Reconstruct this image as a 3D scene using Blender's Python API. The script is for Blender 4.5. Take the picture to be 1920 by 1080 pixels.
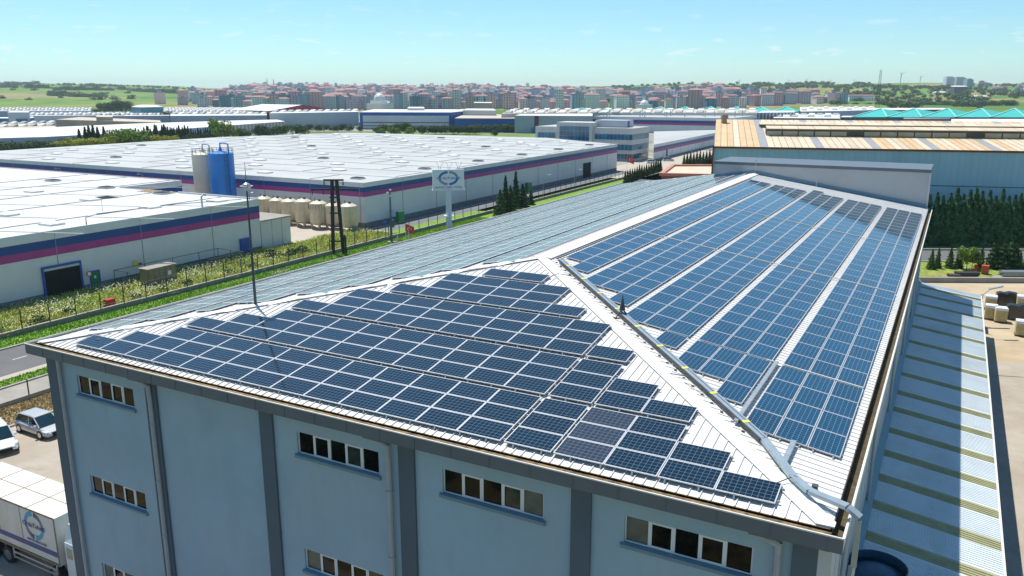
import bpy, math, random
import numpy as np
from mathutils import Vector, Matrix
rnd = random.Random(7)
# ---------------------------------------------------------------- camera, world, sun, exposure
S = bpy.context.scene
for o in list(bpy.data.objects): bpy.data.objects.remove(o)
CAM = Vector((35.58, -20.35, 24.85)); FPX = 1521.55; YAW = 0.496; PIT = 0.238
cd = bpy.data.cameras.new('camera'); cd.lens = 36*FPX/1920; cd.sensor_width = 36; cd.clip_start = .5; cd.clip_end = 30000
cam = bpy.data.objects.new('camera', cd); S.collection.objects.link(cam); S.camera = cam
cam.location = CAM; cam.rotation_euler = (math.pi/2-PIT, 0, YAW)
SUN = Vector((-.38, .22, 1)).normalized()
w = bpy.data.worlds.new('World'); S.world = w; w.use_nodes = True; wt = w.node_tree
sky = wt.nodes.new('ShaderNodeTexSky'); sky.sky_type = 'NISHITA'; sky.sun_disc = False
sky.sun_elevation = math.asin(SUN.z); sky.sun_rotation = math.atan2(SUN.x, SUN.y) % (2*math.pi)
sky.altitude = 100; sky.air_density = 1.0; sky.dust_density = .0; sky.ozone_density = 1.6
bg = wt.nodes['Background']; bg.inputs[1].default_value = .105
# small fair-weather clouds low over the horizon, procedural by direction
tc = wt.nodes.new('ShaderNodeTexCoord'); mp = wt.nodes.new('ShaderNodeMapping'); mp.inputs['Scale'].default_value = (30, 30, 130)
nz = wt.nodes.new('ShaderNodeTexNoise'); nz.inputs['Scale'].default_value = 1.0; nz.inputs['Detail'].default_value = 6
wt.links.new(tc.outputs['Generated'], mp.inputs[0]); wt.links.new(mp.outputs[0], nz.inputs[0])
sx = wt.nodes.new('ShaderNodeSeparateXYZ'); wt.links.new(tc.outputs['Generated'], sx.inputs[0])
band = wt.nodes.new('ShaderNodeValToRGB'); wt.links.new(sx.outputs[2], band.inputs[0])
e = band.color_ramp.elements; e[0].position = .018; e[0].color = (0,0,0,1); e[1].position = .11; e[1].color = (0,0,0,1)
q = e.new(.036); q.color = (1,1,1,1); q = e.new(.062); q.color = (.55,.55,.55,1)
cr = wt.nodes.new('ShaderNodeValToRGB'); wt.links.new(nz.outputs[0], cr.inputs[0]); e = cr.color_ramp.elements
e[0].position = .60; e[0].color = (0,0,0,1); e[1].position = .67; e[1].color = (1,1,1,1)
mu = wt.nodes.new('ShaderNodeMath'); mu.operation = 'MULTIPLY'; wt.links.new(band.outputs[0], mu.inputs[0]); wt.links.new(cr.outputs[0], mu.inputs[1])
m2 = wt.nodes.new('ShaderNodeMath'); m2.operation = 'MULTIPLY'; wt.links.new(mu.outputs[0], m2.inputs[0]); m2.inputs[1].default_value = .6
mx = wt.nodes.new('ShaderNodeMix'); mx.data_type = 'RGBA'; wt.links.new(m2.outputs[0], mx.inputs[0]); wt.links.new(sky.outputs[0], mx.inputs[6]); mx.inputs[7].default_value = (10.5, 8.6, 7.6, 1)
tn = wt.nodes.new('ShaderNodeMix'); tn.data_type = 'RGBA'; tn.blend_type = 'MULTIPLY'; tn.inputs[0].default_value = 1; wt.links.new(mx.outputs[2], tn.inputs[6]); tn.inputs[7].default_value = (.67, .96, 1.09, 1)
wt.links.new(tn.outputs[2], bg.inputs[0])
sl = bpy.data.lights.new('sun', 'SUN'); sl.energy = 5.0; sl.angle = math.radians(.53); sl.color = (1, .955, .88)
so = bpy.data.objects.new('sun', sl); S.collection.objects.link(so); so.rotation_euler = SUN.to_track_quat('Z', 'Y').to_euler()
S.view_settings.view_transform = 'Standard'; S.view_settings.look = 'None'; S.view_settings.exposure = 0.28
S.render.engine = 'CYCLES'; S.render.resolution_x = 1024; S.render.resolution_y = 576
S.cycles.max_bounces = 6; S.cycles.volume_bounces = 0; S.cycles.sample_clamp_indirect = 6
# ---------------------------------------------------------------- helpers
COL = S.collection
def tag(o, label=None, cat=None, group=None, kind=None):
    if label: o['label'] = label
    if cat: o['category'] = cat
    if group: o['group'] = group
    if kind: o['kind'] = kind
    return o
def thing(name, label, cat, loc=(0,0,0), rz=0, group=None):
    o = bpy.data.objects.new(name, None); COL.objects.link(o); o.location = loc; o.rotation_euler = (0,0,rz); o.empty_display_size = .2
    return tag(o, label, cat, group)
def wloc(o):
    v = Vector((0,0,0)); 
    while o: v += Vector(o.location); o = o.parent
    return v
class MB:
    def __init__(s): s.v = []; s.f = []; s.m = []; s.mi = 0
    def mat(s, i): s.mi = i; return s
    def poly(s, pts):
        n = len(s.v); s.v += [tuple(p) for p in pts]; s.f.append(tuple(range(n, n+len(pts)))); s.m.append(s.mi); return s
    def hexa(s, b, t):
        n = len(s.v); k = len(b); s.v += [tuple(p) for p in b]+[tuple(p) for p in t]
        s.f.append(tuple(range(n+k-1, n-1, -1))); s.f.append(tuple(range(n+k, n+2*k)))
        for i in range(k):
            j = (i+1) % k; s.f.append((n+i, n+j, n+k+j, n+k+i))
        s.m += [s.mi]*(k+2); return s
    def box(s, x0, y0, z0, x1, y1, z1):
        return s.hexa([(x0,y0,z0),(x1,y0,z0),(x1,y1,z0),(x0,y1,z0)], [(x0,y0,z1),(x1,y0,z1),(x1,y1,z1),(x0,y1,z1)])
    def prism(s, pts, z0, z1): return s.hexa([(p[0],p[1],z0) for p in pts], [(p[0],p[1],z1) for p in pts])
    def bar(s, p, q, wd, h, up=(0,0,1)):           # beam from p to q, width wd, height h above the line
        p = Vector(p); q = Vector(q); d = (q-p).normalized(); u = Vector(up)
        sd = d.cross(u); sd = sd.normalized() if sd.length > 1e-4 else Vector((1,0,0)); u = sd.cross(d).normalized()
        a = sd*wd/2; return s.hexa([p-a, p+a, q+a, q-a], [p-a+u*h, p+a+u*h, q+a+u*h, q-a+u*h])
    def cyl(s, p, q, r, n=10, r2=None):
        p = Vector(p); q = Vector(q); r2 = r if r2 is None else r2; d = (q-p).normalized()
        a = d.orthogonal().normalized(); b = d.cross(a)
        f = lambda c, rr: [c+(a*math.cos(t)+b*math.sin(t))*rr for t in [2*math.pi*i/n for i in range(n)]]
        return s.hexa(f(p, r), f(q, max(r2, 1e-4)))
    def tube(s, pts, r, n=8):
        for a, b in zip(pts[:-1], pts[1:]): s.cyl(a, b, r, n)
        return s
    def lathe(s, c, prof, n=20):                     # prof: (radius, z)
        c = Vector(c); base = len(s.v)
        for r, z in prof:
            for i in range(n):
                t = 2*math.pi*i/n; s.v.append((c.x+r*math.cos(t), c.y+r*math.sin(t), c.z+z))
        for k in range(len(prof)-1):
            for i in range(n):
                j = (i+1) % n; s.f.append((base+k*n+i, base+k*n+j, base+(k+1)*n+j, base+(k+1)*n+i)); s.m.append(s.mi)
        return s
    def mesh(s, name, mats, off=(0,0,0), smooth=False, bevel=0):
        me = bpy.data.meshes.new(name); ox, oy, oz = off
        me.from_pydata([(x-ox, y-oy, z-oz) for x, y, z in s.v], [], s.f)
        for m_ in (mats if isinstance(mats, (list, tuple)) else [mats]): me.materials.append(m_)
        if s.m and max(s.m) > 0: me.polygons.foreach_set('material_index', s.m)
        if smooth: me.polygons.foreach_set('use_smooth', [True]*len(me.polygons))
        me.update(); return me
    def build(s, name, mats, parent=None, kind=None, label=None, smooth=False):
        off = wloc(parent) if parent else (0,0,0)
        o = bpy.data.objects.new(name, s.mesh(name, mats, off, smooth)); COL.objects.link(o); o.parent = parent
        return tag(o, label, None, None, kind)
    def solo(s, name, mats, label, cat, loc, group=None, smooth=False):   # one-mesh thing with origin at loc
        o = bpy.data.objects.new(name, s.mesh(name, mats, loc, smooth)); COL.objects.link(o); o.location = loc
        return tag(o, label, cat, group)
def inst(name, me, parent=None, loc=(0,0,0), mw=None):
    o = bpy.data.objects.new(name, me); COL.objects.link(o); o.parent = parent
    if mw is not None: o.matrix_local = mw
    else: o.location = loc
    return o
def copy_tree(o, parent=None):
    c = o.copy(); COL.objects.link(c)
    if parent: c.parent = parent
    for ch in o.children: copy_tree(ch, c)
    return c
# camera rays used only to find where a thing stands on the ground or on a plane
_f = Vector((-math.sin(YAW)*math.cos(PIT), math.cos(YAW)*math.cos(PIT), -math.sin(PIT))); _r = Vector((math.cos(YAW), math.sin(YAW), 0)); _u = _r.cross(_f)
def ray(u, v): return _f+_r*((u-960)/FPX)-_u*((v-540)/FPX)
def gp(u, v, z=0.): d = ray(u, v); return CAM+d*((z-CAM.z)/d.z)
def zof(u, v, P):                                     # height of the point above P seen at image row v
    d = ray(u, v); a = (P.x-CAM.x)*_r.x+(P.y-CAM.y)*_r.y; fh = Vector((-math.sin(YAW), math.cos(YAW)))
    dep = (P.x-CAM.x)*fh.x+(P.y-CAM.y)*fh.y; A = (540-v)/FPX
    return CAM.z+dep*(A*math.cos(PIT)-math.sin(PIT))/(math.cos(PIT)+A*math.sin(PIT))
# ---------------------------------------------------------------- materials
MATS = {}
def nodes(m): m.use_nodes = True; t = m.node_tree; return t, t.nodes['Principled BSDF']
def pm(name, col, rough=.6, var=.12, scale=1.5, metal=0., bump=0., col2=None, spec=.5, stretch=None, detail=4, island=0, objrand=0):
    m = bpy.data.materials.new(name); t, b = nodes(m); b.inputs['Roughness'].default_value = rough; b.inputs['Metallic'].default_value = metal
    b.inputs['Specular IOR Level'].default_value = spec
    c1 = [min(1, c*(1+var)) for c in col]; c2 = [c*(1-var) for c in col] if col2 is None else col2
    tc = t.nodes.new('ShaderNodeTexCoord'); mp = t.nodes.new('ShaderNodeMapping'); n = t.nodes.new('ShaderNodeTexNoise')
    if stretch: mp.inputs['Scale'].default_value = stretch
    n.inputs['Scale'].default_value = scale; n.inputs['Detail'].default_value = detail; n.inputs['Roughness'].default_value = .62
    t.links.new(tc.outputs['Object'], mp.inputs[0]); t.links.new(mp.outputs[0], n.inputs[0])
    r = t.nodes.new('ShaderNodeValToRGB'); t.links.new(n.outputs[0], r.inputs[0]); e = r.color_ramp.elements
    e[0].position = .32; e[0].color = (*c2, 1); e[1].position = .68; e[1].color = (*c1, 1)
    out = r.outputs[0]
    if island or objrand:
        g = t.nodes.new('ShaderNodeNewGeometry' if island else 'ShaderNodeObjectInfo')
        mr = t.nodes.new('ShaderNodeMapRange'); k = island or objrand; mr.inputs[3].default_value = 1-k; mr.inputs[4].default_value = 1+k
        t.links.new(g.outputs['Random Per Island' if island else 'Random'], mr.inputs[0])
        vm = t.nodes.new('ShaderNodeVectorMath'); vm.operation = 'SCALE'; t.links.new(out, vm.inputs[0]); t.links.new(mr.outputs[0], vm.inputs[3]); out = vm.outputs[0]
    t.links.new(out, b.inputs['Base Color'])
    if bump:
        n2 = t.nodes.new('ShaderNodeTexNoise'); n2.inputs['Scale'].default_value = scale*6; n2.inputs['Detail'].default_value = 4; t.links.new(tc.outputs['Object'], n2.inputs[0])
        bp = t.nodes.new('ShaderNodeBump'); bp.inputs['Strength'].default_value = bump; bp.inputs['Distance'].default_value = .05
        t.links.new(n2.outputs[0], bp.inputs['Height']); t.links.new(bp.outputs[0], b.inputs['Normal'])
    MATS[name] = m; return m
def weather(m, dirt, amt=.6, scale=.35, stretch=(1,1,1), lo=.5, hi=.75):   # adds patchy stains of a second colour
    t = m.node_tree; b = t.nodes['Principled BSDF']; src = b.inputs['Base Color'].links[0].from_socket
    tc = t.nodes.new('ShaderNodeTexCoord'); mp = t.nodes.new('ShaderNodeMapping'); mp.inputs['Scale'].default_value = stretch
    n = t.nodes.new('ShaderNodeTexNoise'); n.inputs['Scale'].default_value = scale; n.inputs['Detail'].default_value = 8; n.inputs['Roughness'].default_value = .7
    t.links.new(tc.outputs['Object'], mp.inputs[0]); t.links.new(mp.outputs[0], n.inputs[0])
    mr = t.nodes.new('ShaderNodeMapRange'); mr.inputs[1].default_value = lo; mr.inputs[2].default_value = hi; mr.inputs[3].default_value = 0; mr.inputs[4].default_value = amt; t.links.new(n.outputs[0], mr.inputs[0])
    x = t.nodes.new('ShaderNodeMix'); x.data_type = 'RGBA'; t.links.new(mr.outputs[0], x.inputs[0]); t.links.new(src, x.inputs[6]); x.inputs[7].default_value = (*dirt, 1)
    t.links.new(x.outputs[2], b.inputs['Base Color']); return m
def stripes(m, period, width, dark=.75, axis='X', bump=.5):               # fine profile of sheet metal too small to model
    t = m.node_tree; b = t.nodes['Principled BSDF']; src = b.inputs['Base Color'].links[0].from_socket
    tc = t.nodes.new('ShaderNodeTexCoord'); sp = t.nodes.new('ShaderNodeSeparateXYZ'); t.links.new(tc.outputs['Object'], sp.inputs[0])
    a = t.nodes.new('ShaderNodeMath'); a.operation = 'DIVIDE'; t.links.new(sp.outputs[axis], a.inputs[0]); a.inputs[1].default_value = period
    f = t.nodes.new('ShaderNodeMath'); f.operation = 'FRACT'; t.links.new(a.outputs[0], f.inputs[0])
    l = t.nodes.new('ShaderNodeMath'); l.operation = 'LESS_THAN'; t.links.new(f.outputs[0], l.inputs[0]); l.inputs[1].default_value = width
    x = t.nodes.new('ShaderNodeMix'); x.data_type = 'RGBA'; x.blend_type = 'MULTIPLY'; t.links.new(l.outputs[0], x.inputs[0]); t.links.new(src, x.inputs[6]); x.inputs[7].default_value = (dark, dark, dark, 1)
    t.links.new(x.outputs[2], b.inputs['Base Color']); return m
roofwhite = weather(pm('roof_sheet_white', (.70,.68,.63), .42, .05, .8, spec=.4), (.42,.39,.34), .55, .5, (1,1,1), .5, .8)
rib_mat = pm('roof_rib_white', (.62,.615,.6), .4, .06, 2)
flash = weather(pm('flashing_white', (.78,.78,.76), .35, .04, 1), (.5,.47,.42), .4, 1.2)
render_wall = weather(weather(pm('painted_render_grey_blue', (.30,.43,.51), .85, .06, .5, bump=.35), (.36,.44,.49), .7, .22, (1,1,.6), .42, .7), (.20,.29,.34), .3, .9, (1.2,1,.35), .5, .78)
pil_mat = pm('painted_pilaster_slate', (.085,.12,.15), .8, .06, .6)
fas_mat = pm('fascia_slate_metal', (.115,.14,.165), .5, .06, .8)
gutdirt = weather(pm('gutter_dirt', (.20,.135,.06), .9, .4, 4, col2=(.04,.03,.02)), (.40,.29,.10), .7, 3, (1,1,1), .55, .8)
lip_mat = pm('gutter_lip', (.66,.65,.60), .4, .06, 2)
pipe_mat = pm('rainwater_pipe_grey', (.34,.37,.40), .5, .08, 3)
clad_mat = weather(pm('light_wall_cladding', (.50,.53,.55), .5, .05, .7), (.35,.36,.36), .4, .5)
frame_white = pm('window_frame_white', (.72,.74,.75), .4, .03, 2)
sill_blue = pm('sill_blue_grey', (.15,.25,.31), .5, .06, 2)
glass_dark = pm('window_glass_dark', (.006,.007,.007), .05, .4, 1.2, spec=.25)
galv = weather(pm('galvanised_steel', (.42,.46,.48), .38, .1, 5, metal=.55), (.25,.26,.26), .5, 2)
tray_mat = pm('tray_cover_pale', (.36,.43,.46), .35, .08, 3, metal=.4)
yellow = pm('yellow_mark', (.72,.62,.06), .6, .08, 4)
dark_metal = pm('dark_steel', (.05,.055,.06), .5, .2, 3)
alu = pm('panel_frame_aluminium', (.60,.61,.61), .35, .04, 6, metal=.35)
shed_white = weather(pm('shed_sheet_white', (.61,.665,.68), .45, .05, .7), (.42,.44,.42), .6, .35, (1,.4,1))
shed_grp = weather(pm('shed_translucent_strip', (.36,.35,.19), .5, .12, 1.2), (.20,.20,.10), .6, .8)
parapet_mat = weather(pm('parapet_render_grey', (.40,.415,.43), .85, .05, .4), (.32,.33,.34), .5, .3)
blue_clad = stripes(pm('hall_blue_cladding', (.33,.50,.62), .5, .08, .25, stretch=(1,1,.2)), 1.0, .06, .8)
cream_roof = weather(pm('hall_roof_cream', (.60,.50,.35), .6, .08, .3, objrand=.08), (.52,.42,.28), .5, .25)
orange_roof = weather(pm('hall_roof_orange', (.60,.42,.22), .6, .12, .4, objrand=.10), (.62,.48,.30), .7, .5)
grey_lite = pm('rooflight_grey', (.30,.31,.32), .5, .1, 1)
wh_wall = stripes(weather(pm('warehouse_panel_white', (.64,.665,.65), .55, .04, .4), (.55,.57,.56), .5, .15, (1,1,.3)), 1.0, .02, .93, 'Z')
wh_blue = pm('band_blue', (.008,.065,.24), .5, .08, .4)
wh_pink = pm('band_magenta', (.36,.045,.22), .5, .08, .4)
wh_roof = stripes(weather(pm('membrane_roof', (.43,.44,.42), .6, .04, .2), (.33,.335,.30), .85, .07, (1,1,1), .45, .7), .5, .05, .95, 'Y')
wh_roof1 = stripes(weather(pm('sheet_roof_near', (.58,.585,.57), .5, .04, .2), (.46,.46,.43), .6, .1), .5, .07, .85, 'X')
seam_mat = pm('roof_valley_seam', (.30,.31,.30), .7, .1, 1)
dome_mat = pm('skylight_dome', (.72,.72,.68), .3, .04, 2)
concrete = weather(pm('concrete', (.30,.28,.24), .9, .1, .5, bump=.2), (.20,.19,.17), .6, .6)
plinth_m = pm('plinth_concrete_grey', (.20,.20,.19), .9, .15, .8)
asphalt = weather(pm('asphalt_grey', (.115,.118,.12), .9, .1, .4, bump=.2), (.15,.148,.14), .7, .12, (1,.12,1))
asphalt2 = weather(pm('service_road_asphalt', (.14,.15,.155), .9, .1, .4), (.18,.18,.17), .7, .12, (1,.12,1))
paving = weather(weather(pm('lot_paving_beige', (.34,.29,.225), .9, .08, .25, bump=.15), (.44,.40,.33), .7, .12, (1,1,1), .45, .65), (.20,.175,.14), .6, .5, (1,1,1), .55, .75)
weather(paving, (.13,.115,.10), .55, .9, (1,.12,1), .60, .72)
sand = weather(pm('yard_sand', (.40,.31,.19), .95, .1, .2), (.50,.42,.30), .7, .1, (1,1,1), .4, .65)
paleroad = weather(pm('pale_road', (.42,.37,.30), .9, .08, .2), (.30,.28,.24), .4, .2)
drygrass = weather(pm('dry_grass_ground', (.25,.18,.075), .95, .35, 1.6, col2=(.13,.11,.04), bump=.6), (.38,.28,.14), .8, .8)
lawn = weather(pm('lawn_green', (.15,.28,.02), .95, .3, 1.4, col2=(.09,.18,.015), bump=.6), (.26,.27,.05), .6, .35)
meadow = weather(pm('meadow_ground', (.20,.25,.04), .95, .35, 1, col2=(.10,.15,.02), bump=.6), (.38,.30,.10), .8, .25)
kerb_m = pm('kerb_stone', (.36,.33,.28), .9, .15, 1)
weed_m = pm('weed_blades', (.32,.42,.06), .8, .2, .3, col2=(.52,.47,.14), island=.35)
flower_m = pm('white_flower_heads', (.75,.74,.60), .7, .1, 3)
leaf_dark = pm('foliage_dark', (.042,.09,.028), .75, .25, .5, island=.45, spec=.2)
leaf_mid = pm('foliage_mid', (.07,.13,.03), .75, .25, .5, island=.45, spec=.2)
leaf_light = pm('foliage_light', (.17,.26,.035), .75, .25, .5, island=.4, spec=.2)
leaf_yel = pm('foliage_yellow_green', (.32,.33,.03), .75, .2, .5, island=.4, spec=.2)
bark = pm('bark', (.09,.07,.05), .9, .25, 4)
tank_m = weather(weather(pm('tank_cream_enamel', (.60,.54,.38), .5, .08, .8), (.50,.36,.14), .8, .9, (1,1,.25), .5, .68), (.20,.11,.04), .6, 1.6, (1,1,.15), .64, .76)
silo_cream = weather(pm('silo_cream', (.62,.56,.44), .5, .06, .5), (.48,.40,.28), .5, .5, (1,1,.2))
silo_blue = pm('silo_blue', (.015,.20,.58), .4, .08, .5)
blue_paint = pm('blue_paint', (.01,.09,.36), .5, .06, 1)
green_paint = pm('green_paint', (.01,.20,.07), .5, .08, 1)
red_paint = pm('red_paint', (.45,.03,.015), .5, .08, 1)
orange_red = pm('flag_red', (.62,.055,.02), .7, .06, 1)
white_paint = pm('white_paint', (.78,.79,.80), .35, .03, 1)
black_in = pm('dark_interior', (.010,.012,.012), .9, .3, 1)
khaki = weather(pm('cabinet_khaki', (.22,.20,.12), .6, .1, 1), (.13,.11,.06), .6, 1.5, (1,1,.3))
rubber = pm('tyre_rubber', (.02,.02,.02), .8, .1, 5)
def carpaint(n, c): m = pm(n, c, .25, .02, 2, metal=.15); m.node_tree.nodes['Principled BSDF'].inputs['Coat Weight'].default_value = .8; return m
car_silver = carpaint('car_paint_silver', (.50,.50,.48)); car_white = carpaint('car_paint_white', (.76,.77,.78))
car_glass = pm('car_glass', (.01,.035,.045), .04, .1, 1, spec=.9)
chrome = pm('chrome_trim', (.55,.56,.58), .2, .05, 4, metal=.9)
lamp_m = pm('headlight_lens', (.60,.62,.64), .15, .05, 3, spec=.8)
def panel_mat(name, base, line, dust=0., lw=.07):
    m = bpy.data.materials.new(name); t, b = nodes(m); tc = t.nodes.new('ShaderNodeTexCoord'); sp = t.nodes.new('ShaderNodeSeparateXYZ'); t.links.new(tc.outputs['Object'], sp.inputs[0])
    def ln(ax, n, L, wd):
        a = t.nodes.new('ShaderNodeMath'); a.operation = 'MULTIPLY_ADD'; t.links.new(sp.outputs[ax], a.inputs[0]); a.inputs[1].default_value = n/L; a.inputs[2].default_value = wd/2
        f = t.nodes.new('ShaderNodeMath'); f.operation = 'FRACT'; t.links.new(a.outputs[0], f.inputs[0])
        l = t.nodes.new('ShaderNodeMath'); l.operation = 'LESS_THAN'; t.links.new(f.outputs[0], l.inputs[0]); l.inputs[1].default_value = wd; return l.outputs[0]
    mxx = t.nodes.new('ShaderNodeMath'); mxx.operation = 'MAXIMUM'; t.links.new(ln(0, 10, 1.65, lw), mxx.inputs[0]); t.links.new(ln(1, 6, .99, lw*1.15), mxx.inputs[1])
    oi = t.nodes.new('ShaderNodeObjectInfo'); n = t.nodes.new('ShaderNodeTexNoise'); n.inputs['Scale'].default_value = 2.2; n.inputs['Detail'].default_value = 3
    va = t.nodes.new('ShaderNodeVectorMath'); va.operation = 'ADD'; t.links.new(tc.outputs['Object'], va.inputs[0]); t.links.new(oi.outputs['Location'], va.inputs[1]); t.links.new(va.outputs[0], n.inputs[0])
    ad = t.nodes.new('ShaderNodeMath'); ad.operation = 'ADD'; t.links.new(n.outputs[0], ad.inputs[0]); t.links.new(oi.outputs['Random'], ad.inputs[1])
    mr = t.nodes.new('ShaderNodeMapRange'); mr.inputs[1].default_value = .3; mr.inputs[2].default_value = 1.7; mr.inputs[3].default_value = .72; mr.inputs[4].default_value = 1.32; t.links.new(ad.outputs[0], mr.inputs[0])
    vm = t.nodes.new('ShaderNodeVectorMath'); vm.operation = 'SCALE'; vm.inputs[0].default_value = base; t.links.new(mr.outputs[0], vm.inputs[3])
    x = t.nodes.new('ShaderNodeMix'); x.data_type = 'RGBA'; t.links.new(mxx.outputs[0], x.inputs[0]); t.links.new(vm.outputs[0], x.inputs[6]); x.inputs[7].default_value = (*line, 1); out = x.outputs[2]
    if dust:
        v = t.nodes.new('ShaderNodeTexNoise'); v.inputs['Scale'].default_value = 38; v.inputs['Detail'].default_value = 3; t.links.new(tc.outputs['Object'], v.inputs[0])
        d = t.nodes.new('ShaderNodeMapRange'); d.inputs[1].default_value = .45; d.inputs[2].default_value = .75; d.inputs[4].default_value = dust; t.links.new(v.outputs[0], d.inputs[0])
        y = t.nodes.new('ShaderNodeMix'); y.data_type = 'RGBA'; t.links.new(d.outputs[0], y.inputs[0]); t.links.new(out, y.inputs[6]); y.inputs[7].default_value = (.36,.33,.30,1); out = y.outputs[2]
    t.links.new(out, b.inputs['Base Color']); b.inputs['Roughness'].default_value = .07; b.inputs['IOR'].default_value = 1.85
    return m
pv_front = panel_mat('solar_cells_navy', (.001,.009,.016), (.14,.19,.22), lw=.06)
pv_dust = panel_mat('solar_cells_dusty', (.012,.02,.032), (.15,.18,.20), .2, lw=.06)
pv_right = panel_mat('solar_cells_sky_blue', (.001,.030,.062), (.15,.27,.36), lw=.055)  # same panels, blue of the reflected sky added to the base colour
pv_left = panel_mat('solar_cells_sky_pale', (.08,.098,.10), (.08,.098,.10))  # same panels, bright sky reflection at grazing view painted into the pale colour
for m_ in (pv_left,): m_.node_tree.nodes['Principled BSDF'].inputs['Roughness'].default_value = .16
#@@ GROUND
# ---------------------------------------------------------------- ground, roads and terrain
W, D, AX, AY, RH, DL, E = 34.16, 67.3, 17.15, 17.03, 2.59, 74.2, 13.8
def field_mat(name, scale):
    m = bpy.data.materials.new(name); t, b = nodes(m); b.inputs['Roughness'].default_value = .95; b.inputs['Specular IOR Level'].default_value = .1
    tc = t.nodes.new('ShaderNodeTexCoord'); nw = t.nodes.new('ShaderNodeTexNoise'); nw.inputs['Scale'].default_value = .004; t.links.new(tc.outputs['Object'], nw.inputs[0])
    sc = t.nodes.new('ShaderNodeVectorMath'); sc.operation = 'SCALE'; sc.inputs[3].default_value = 260; t.links.new(nw.outputs['Color'], sc.inputs[0])
    ad = t.nodes.new('ShaderNodeVectorMath'); t.links.new(tc.outputs['Object'], ad.inputs[0]); t.links.new(sc.outputs[0], ad.inputs[1])
    mp = t.nodes.new('ShaderNodeMapping'); mp.inputs['Scale'].default_value = (scale, scale*.75, 0); mp.inputs['Rotation'].default_value = (0,0,.6); t.links.new(ad.outputs[0], mp.inputs[0])
    vo = t.nodes.new('ShaderNodeTexVoronoi'); vo.inputs['Scale'].default_value = 1; t.links.new(mp.outputs[0], vo.inputs[0])
    sp = t.nodes.new('ShaderNodeSeparateColor'); t.links.new(vo.outputs['Color'], sp.inputs[0])
    r = t.nodes.new('ShaderNodeValToRGB'); t.links.new(sp.outputs[0], r.inputs[0]); e = r.color_ramp.elements; r.color_ramp.interpolation = 'CONSTANT'
    cs = [(.0,(.11,.20,.04)),(.2,(.16,.24,.05)),(.38,(.08,.17,.035)),(.55,(.26,.23,.10)),(.7,(.13,.23,.04)),(.85,(.22,.23,.07))]
    e[0].position = 0; e[0].color = (*cs[0][1], 1); e[1].position = .2; e[1].color = (*cs[1][1], 1)
    for p_, c_ in cs[2:]: k = e.new(p_); k.color = (*c_, 1)
    n = t.nodes.new('ShaderNodeTexNoise'); n.inputs['Scale'].default_value = .02; n.inputs['Detail'].default_value = 8; t.links.new(tc.outputs['Object'], n.inputs[0])
    mr = t.nodes.new('ShaderNodeMapRange'); mr.inputs[1].default_value = .3; mr.inputs[2].default_value = .7; mr.inputs[3].default_value = .7; mr.inputs[4].default_value = 1.25; t.links.new(n.outputs[0], mr.inputs[0])
    vm = t.nodes.new('ShaderNodeVectorMath'); vm.operation = 'SCALE'; t.links.new(r.outputs[0], vm.inputs[0]); t.links.new(mr.outputs[0], vm.inputs[3]); t.links.new(vm.outputs[0], b.inputs['Base Color'])
    return m
hill_mat = field_mat('hill_fields', 1/210.)
plain_mat = field_mat('plain_fields', 1/110.)
G = MB().poly([(-8000,-8000,0),(8000,-8000,0),(8000,8000,0),(-8000,8000,0)]); G.build('ground', plain_mat, kind='structure')
SKY = [(-900,158),(0,155),(80,155),(100,157),(250,159),(330,161),(400,166),(520,165),(700,166),(850,168),(930,162),(1000,161),(1090,162),(1180,160),(1250,157),(1320,157),(1350,158),(1480,157),(1560,157),(1650,156),(1690,155),(1760,155),(1830,156),(1860,158),(1920,156),(2000,155),(2800,158)]
def interp(tab, x):
    if x <= tab[0][0]: return tab[0][1]
    for (a, b), (c, d) in zip(tab[:-1], tab[1:]):
        if x <= c: return b+(d-b)*(x-a)/(c-a)
    return tab[-1][1]
FH = Vector((-math.sin(YAW), math.cos(YAW)))
DR = [(0,3300),(400,3600),(1000,3600),(1300,3000),(1650,2700),(1920,3000)]
D0 = [(0,1150),(350,1150),(450,1300),(900,1400),(1150,1400),(1300,1150),(1920,950)]
def terr(dep, lat):
    u = 960+FPX*lat/(dep*math.cos(PIT)+20*math.sin(PIT))
    dR, d0 = interp(DR, u), interp(D0, u); A = (540-interp(SKY, u))/FPX
    zr = CAM.z+dR*(A*math.cos(PIT)-math.sin(PIT))/(math.cos(PIT)+A*math.sin(PIT))
    t = (dep-d0)/(dR-d0)
    if t <= 0: return -1.
    s = min(t, 1.)**1.15; z = zr*s
    z += (math.sin(dep*.011+lat*.004)*2.2+math.sin(lat*.009+dep*.003)*2.)*math.sin(math.pi*min(t,1.))
    if t > 1: z = zr-(t-1)*25
    return max(z, -.9)
def place(dep, lat): x = CAM.x+FH.x*dep+_r.x*lat; y = CAM.y+FH.y*dep+_r.y*lat; return x, y
m = MB(); deps = [850+45*i for i in range(60)]+[3600+250*i for i in range(16)]; rat = [-1.15+2.3*j/150 for j in range(151)]
for d_ in deps:
    for r_ in rat: x, y = place(d_, d_*r_); m.v.append((x, y, terr(d_, d_*r_)))
for i in range(len(deps)-1):
    for j in range(150): a = i*151+j; m.f.append((a, a+1, a+152, a+151)); m.m.append(0)
m.build('hills', hill_mat, kind='structure', smooth=True)
def sheet(name, mat_, pts, lvl): m = MB(); m.poly([(x, y, .004*lvl) for x, y in pts]); return m.build(name, mat_, kind='structure')
def rect(x0, y0, x1, y1): return [(x0,y0),(x1,y0),(x1,y1),(x0,y1)]
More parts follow.
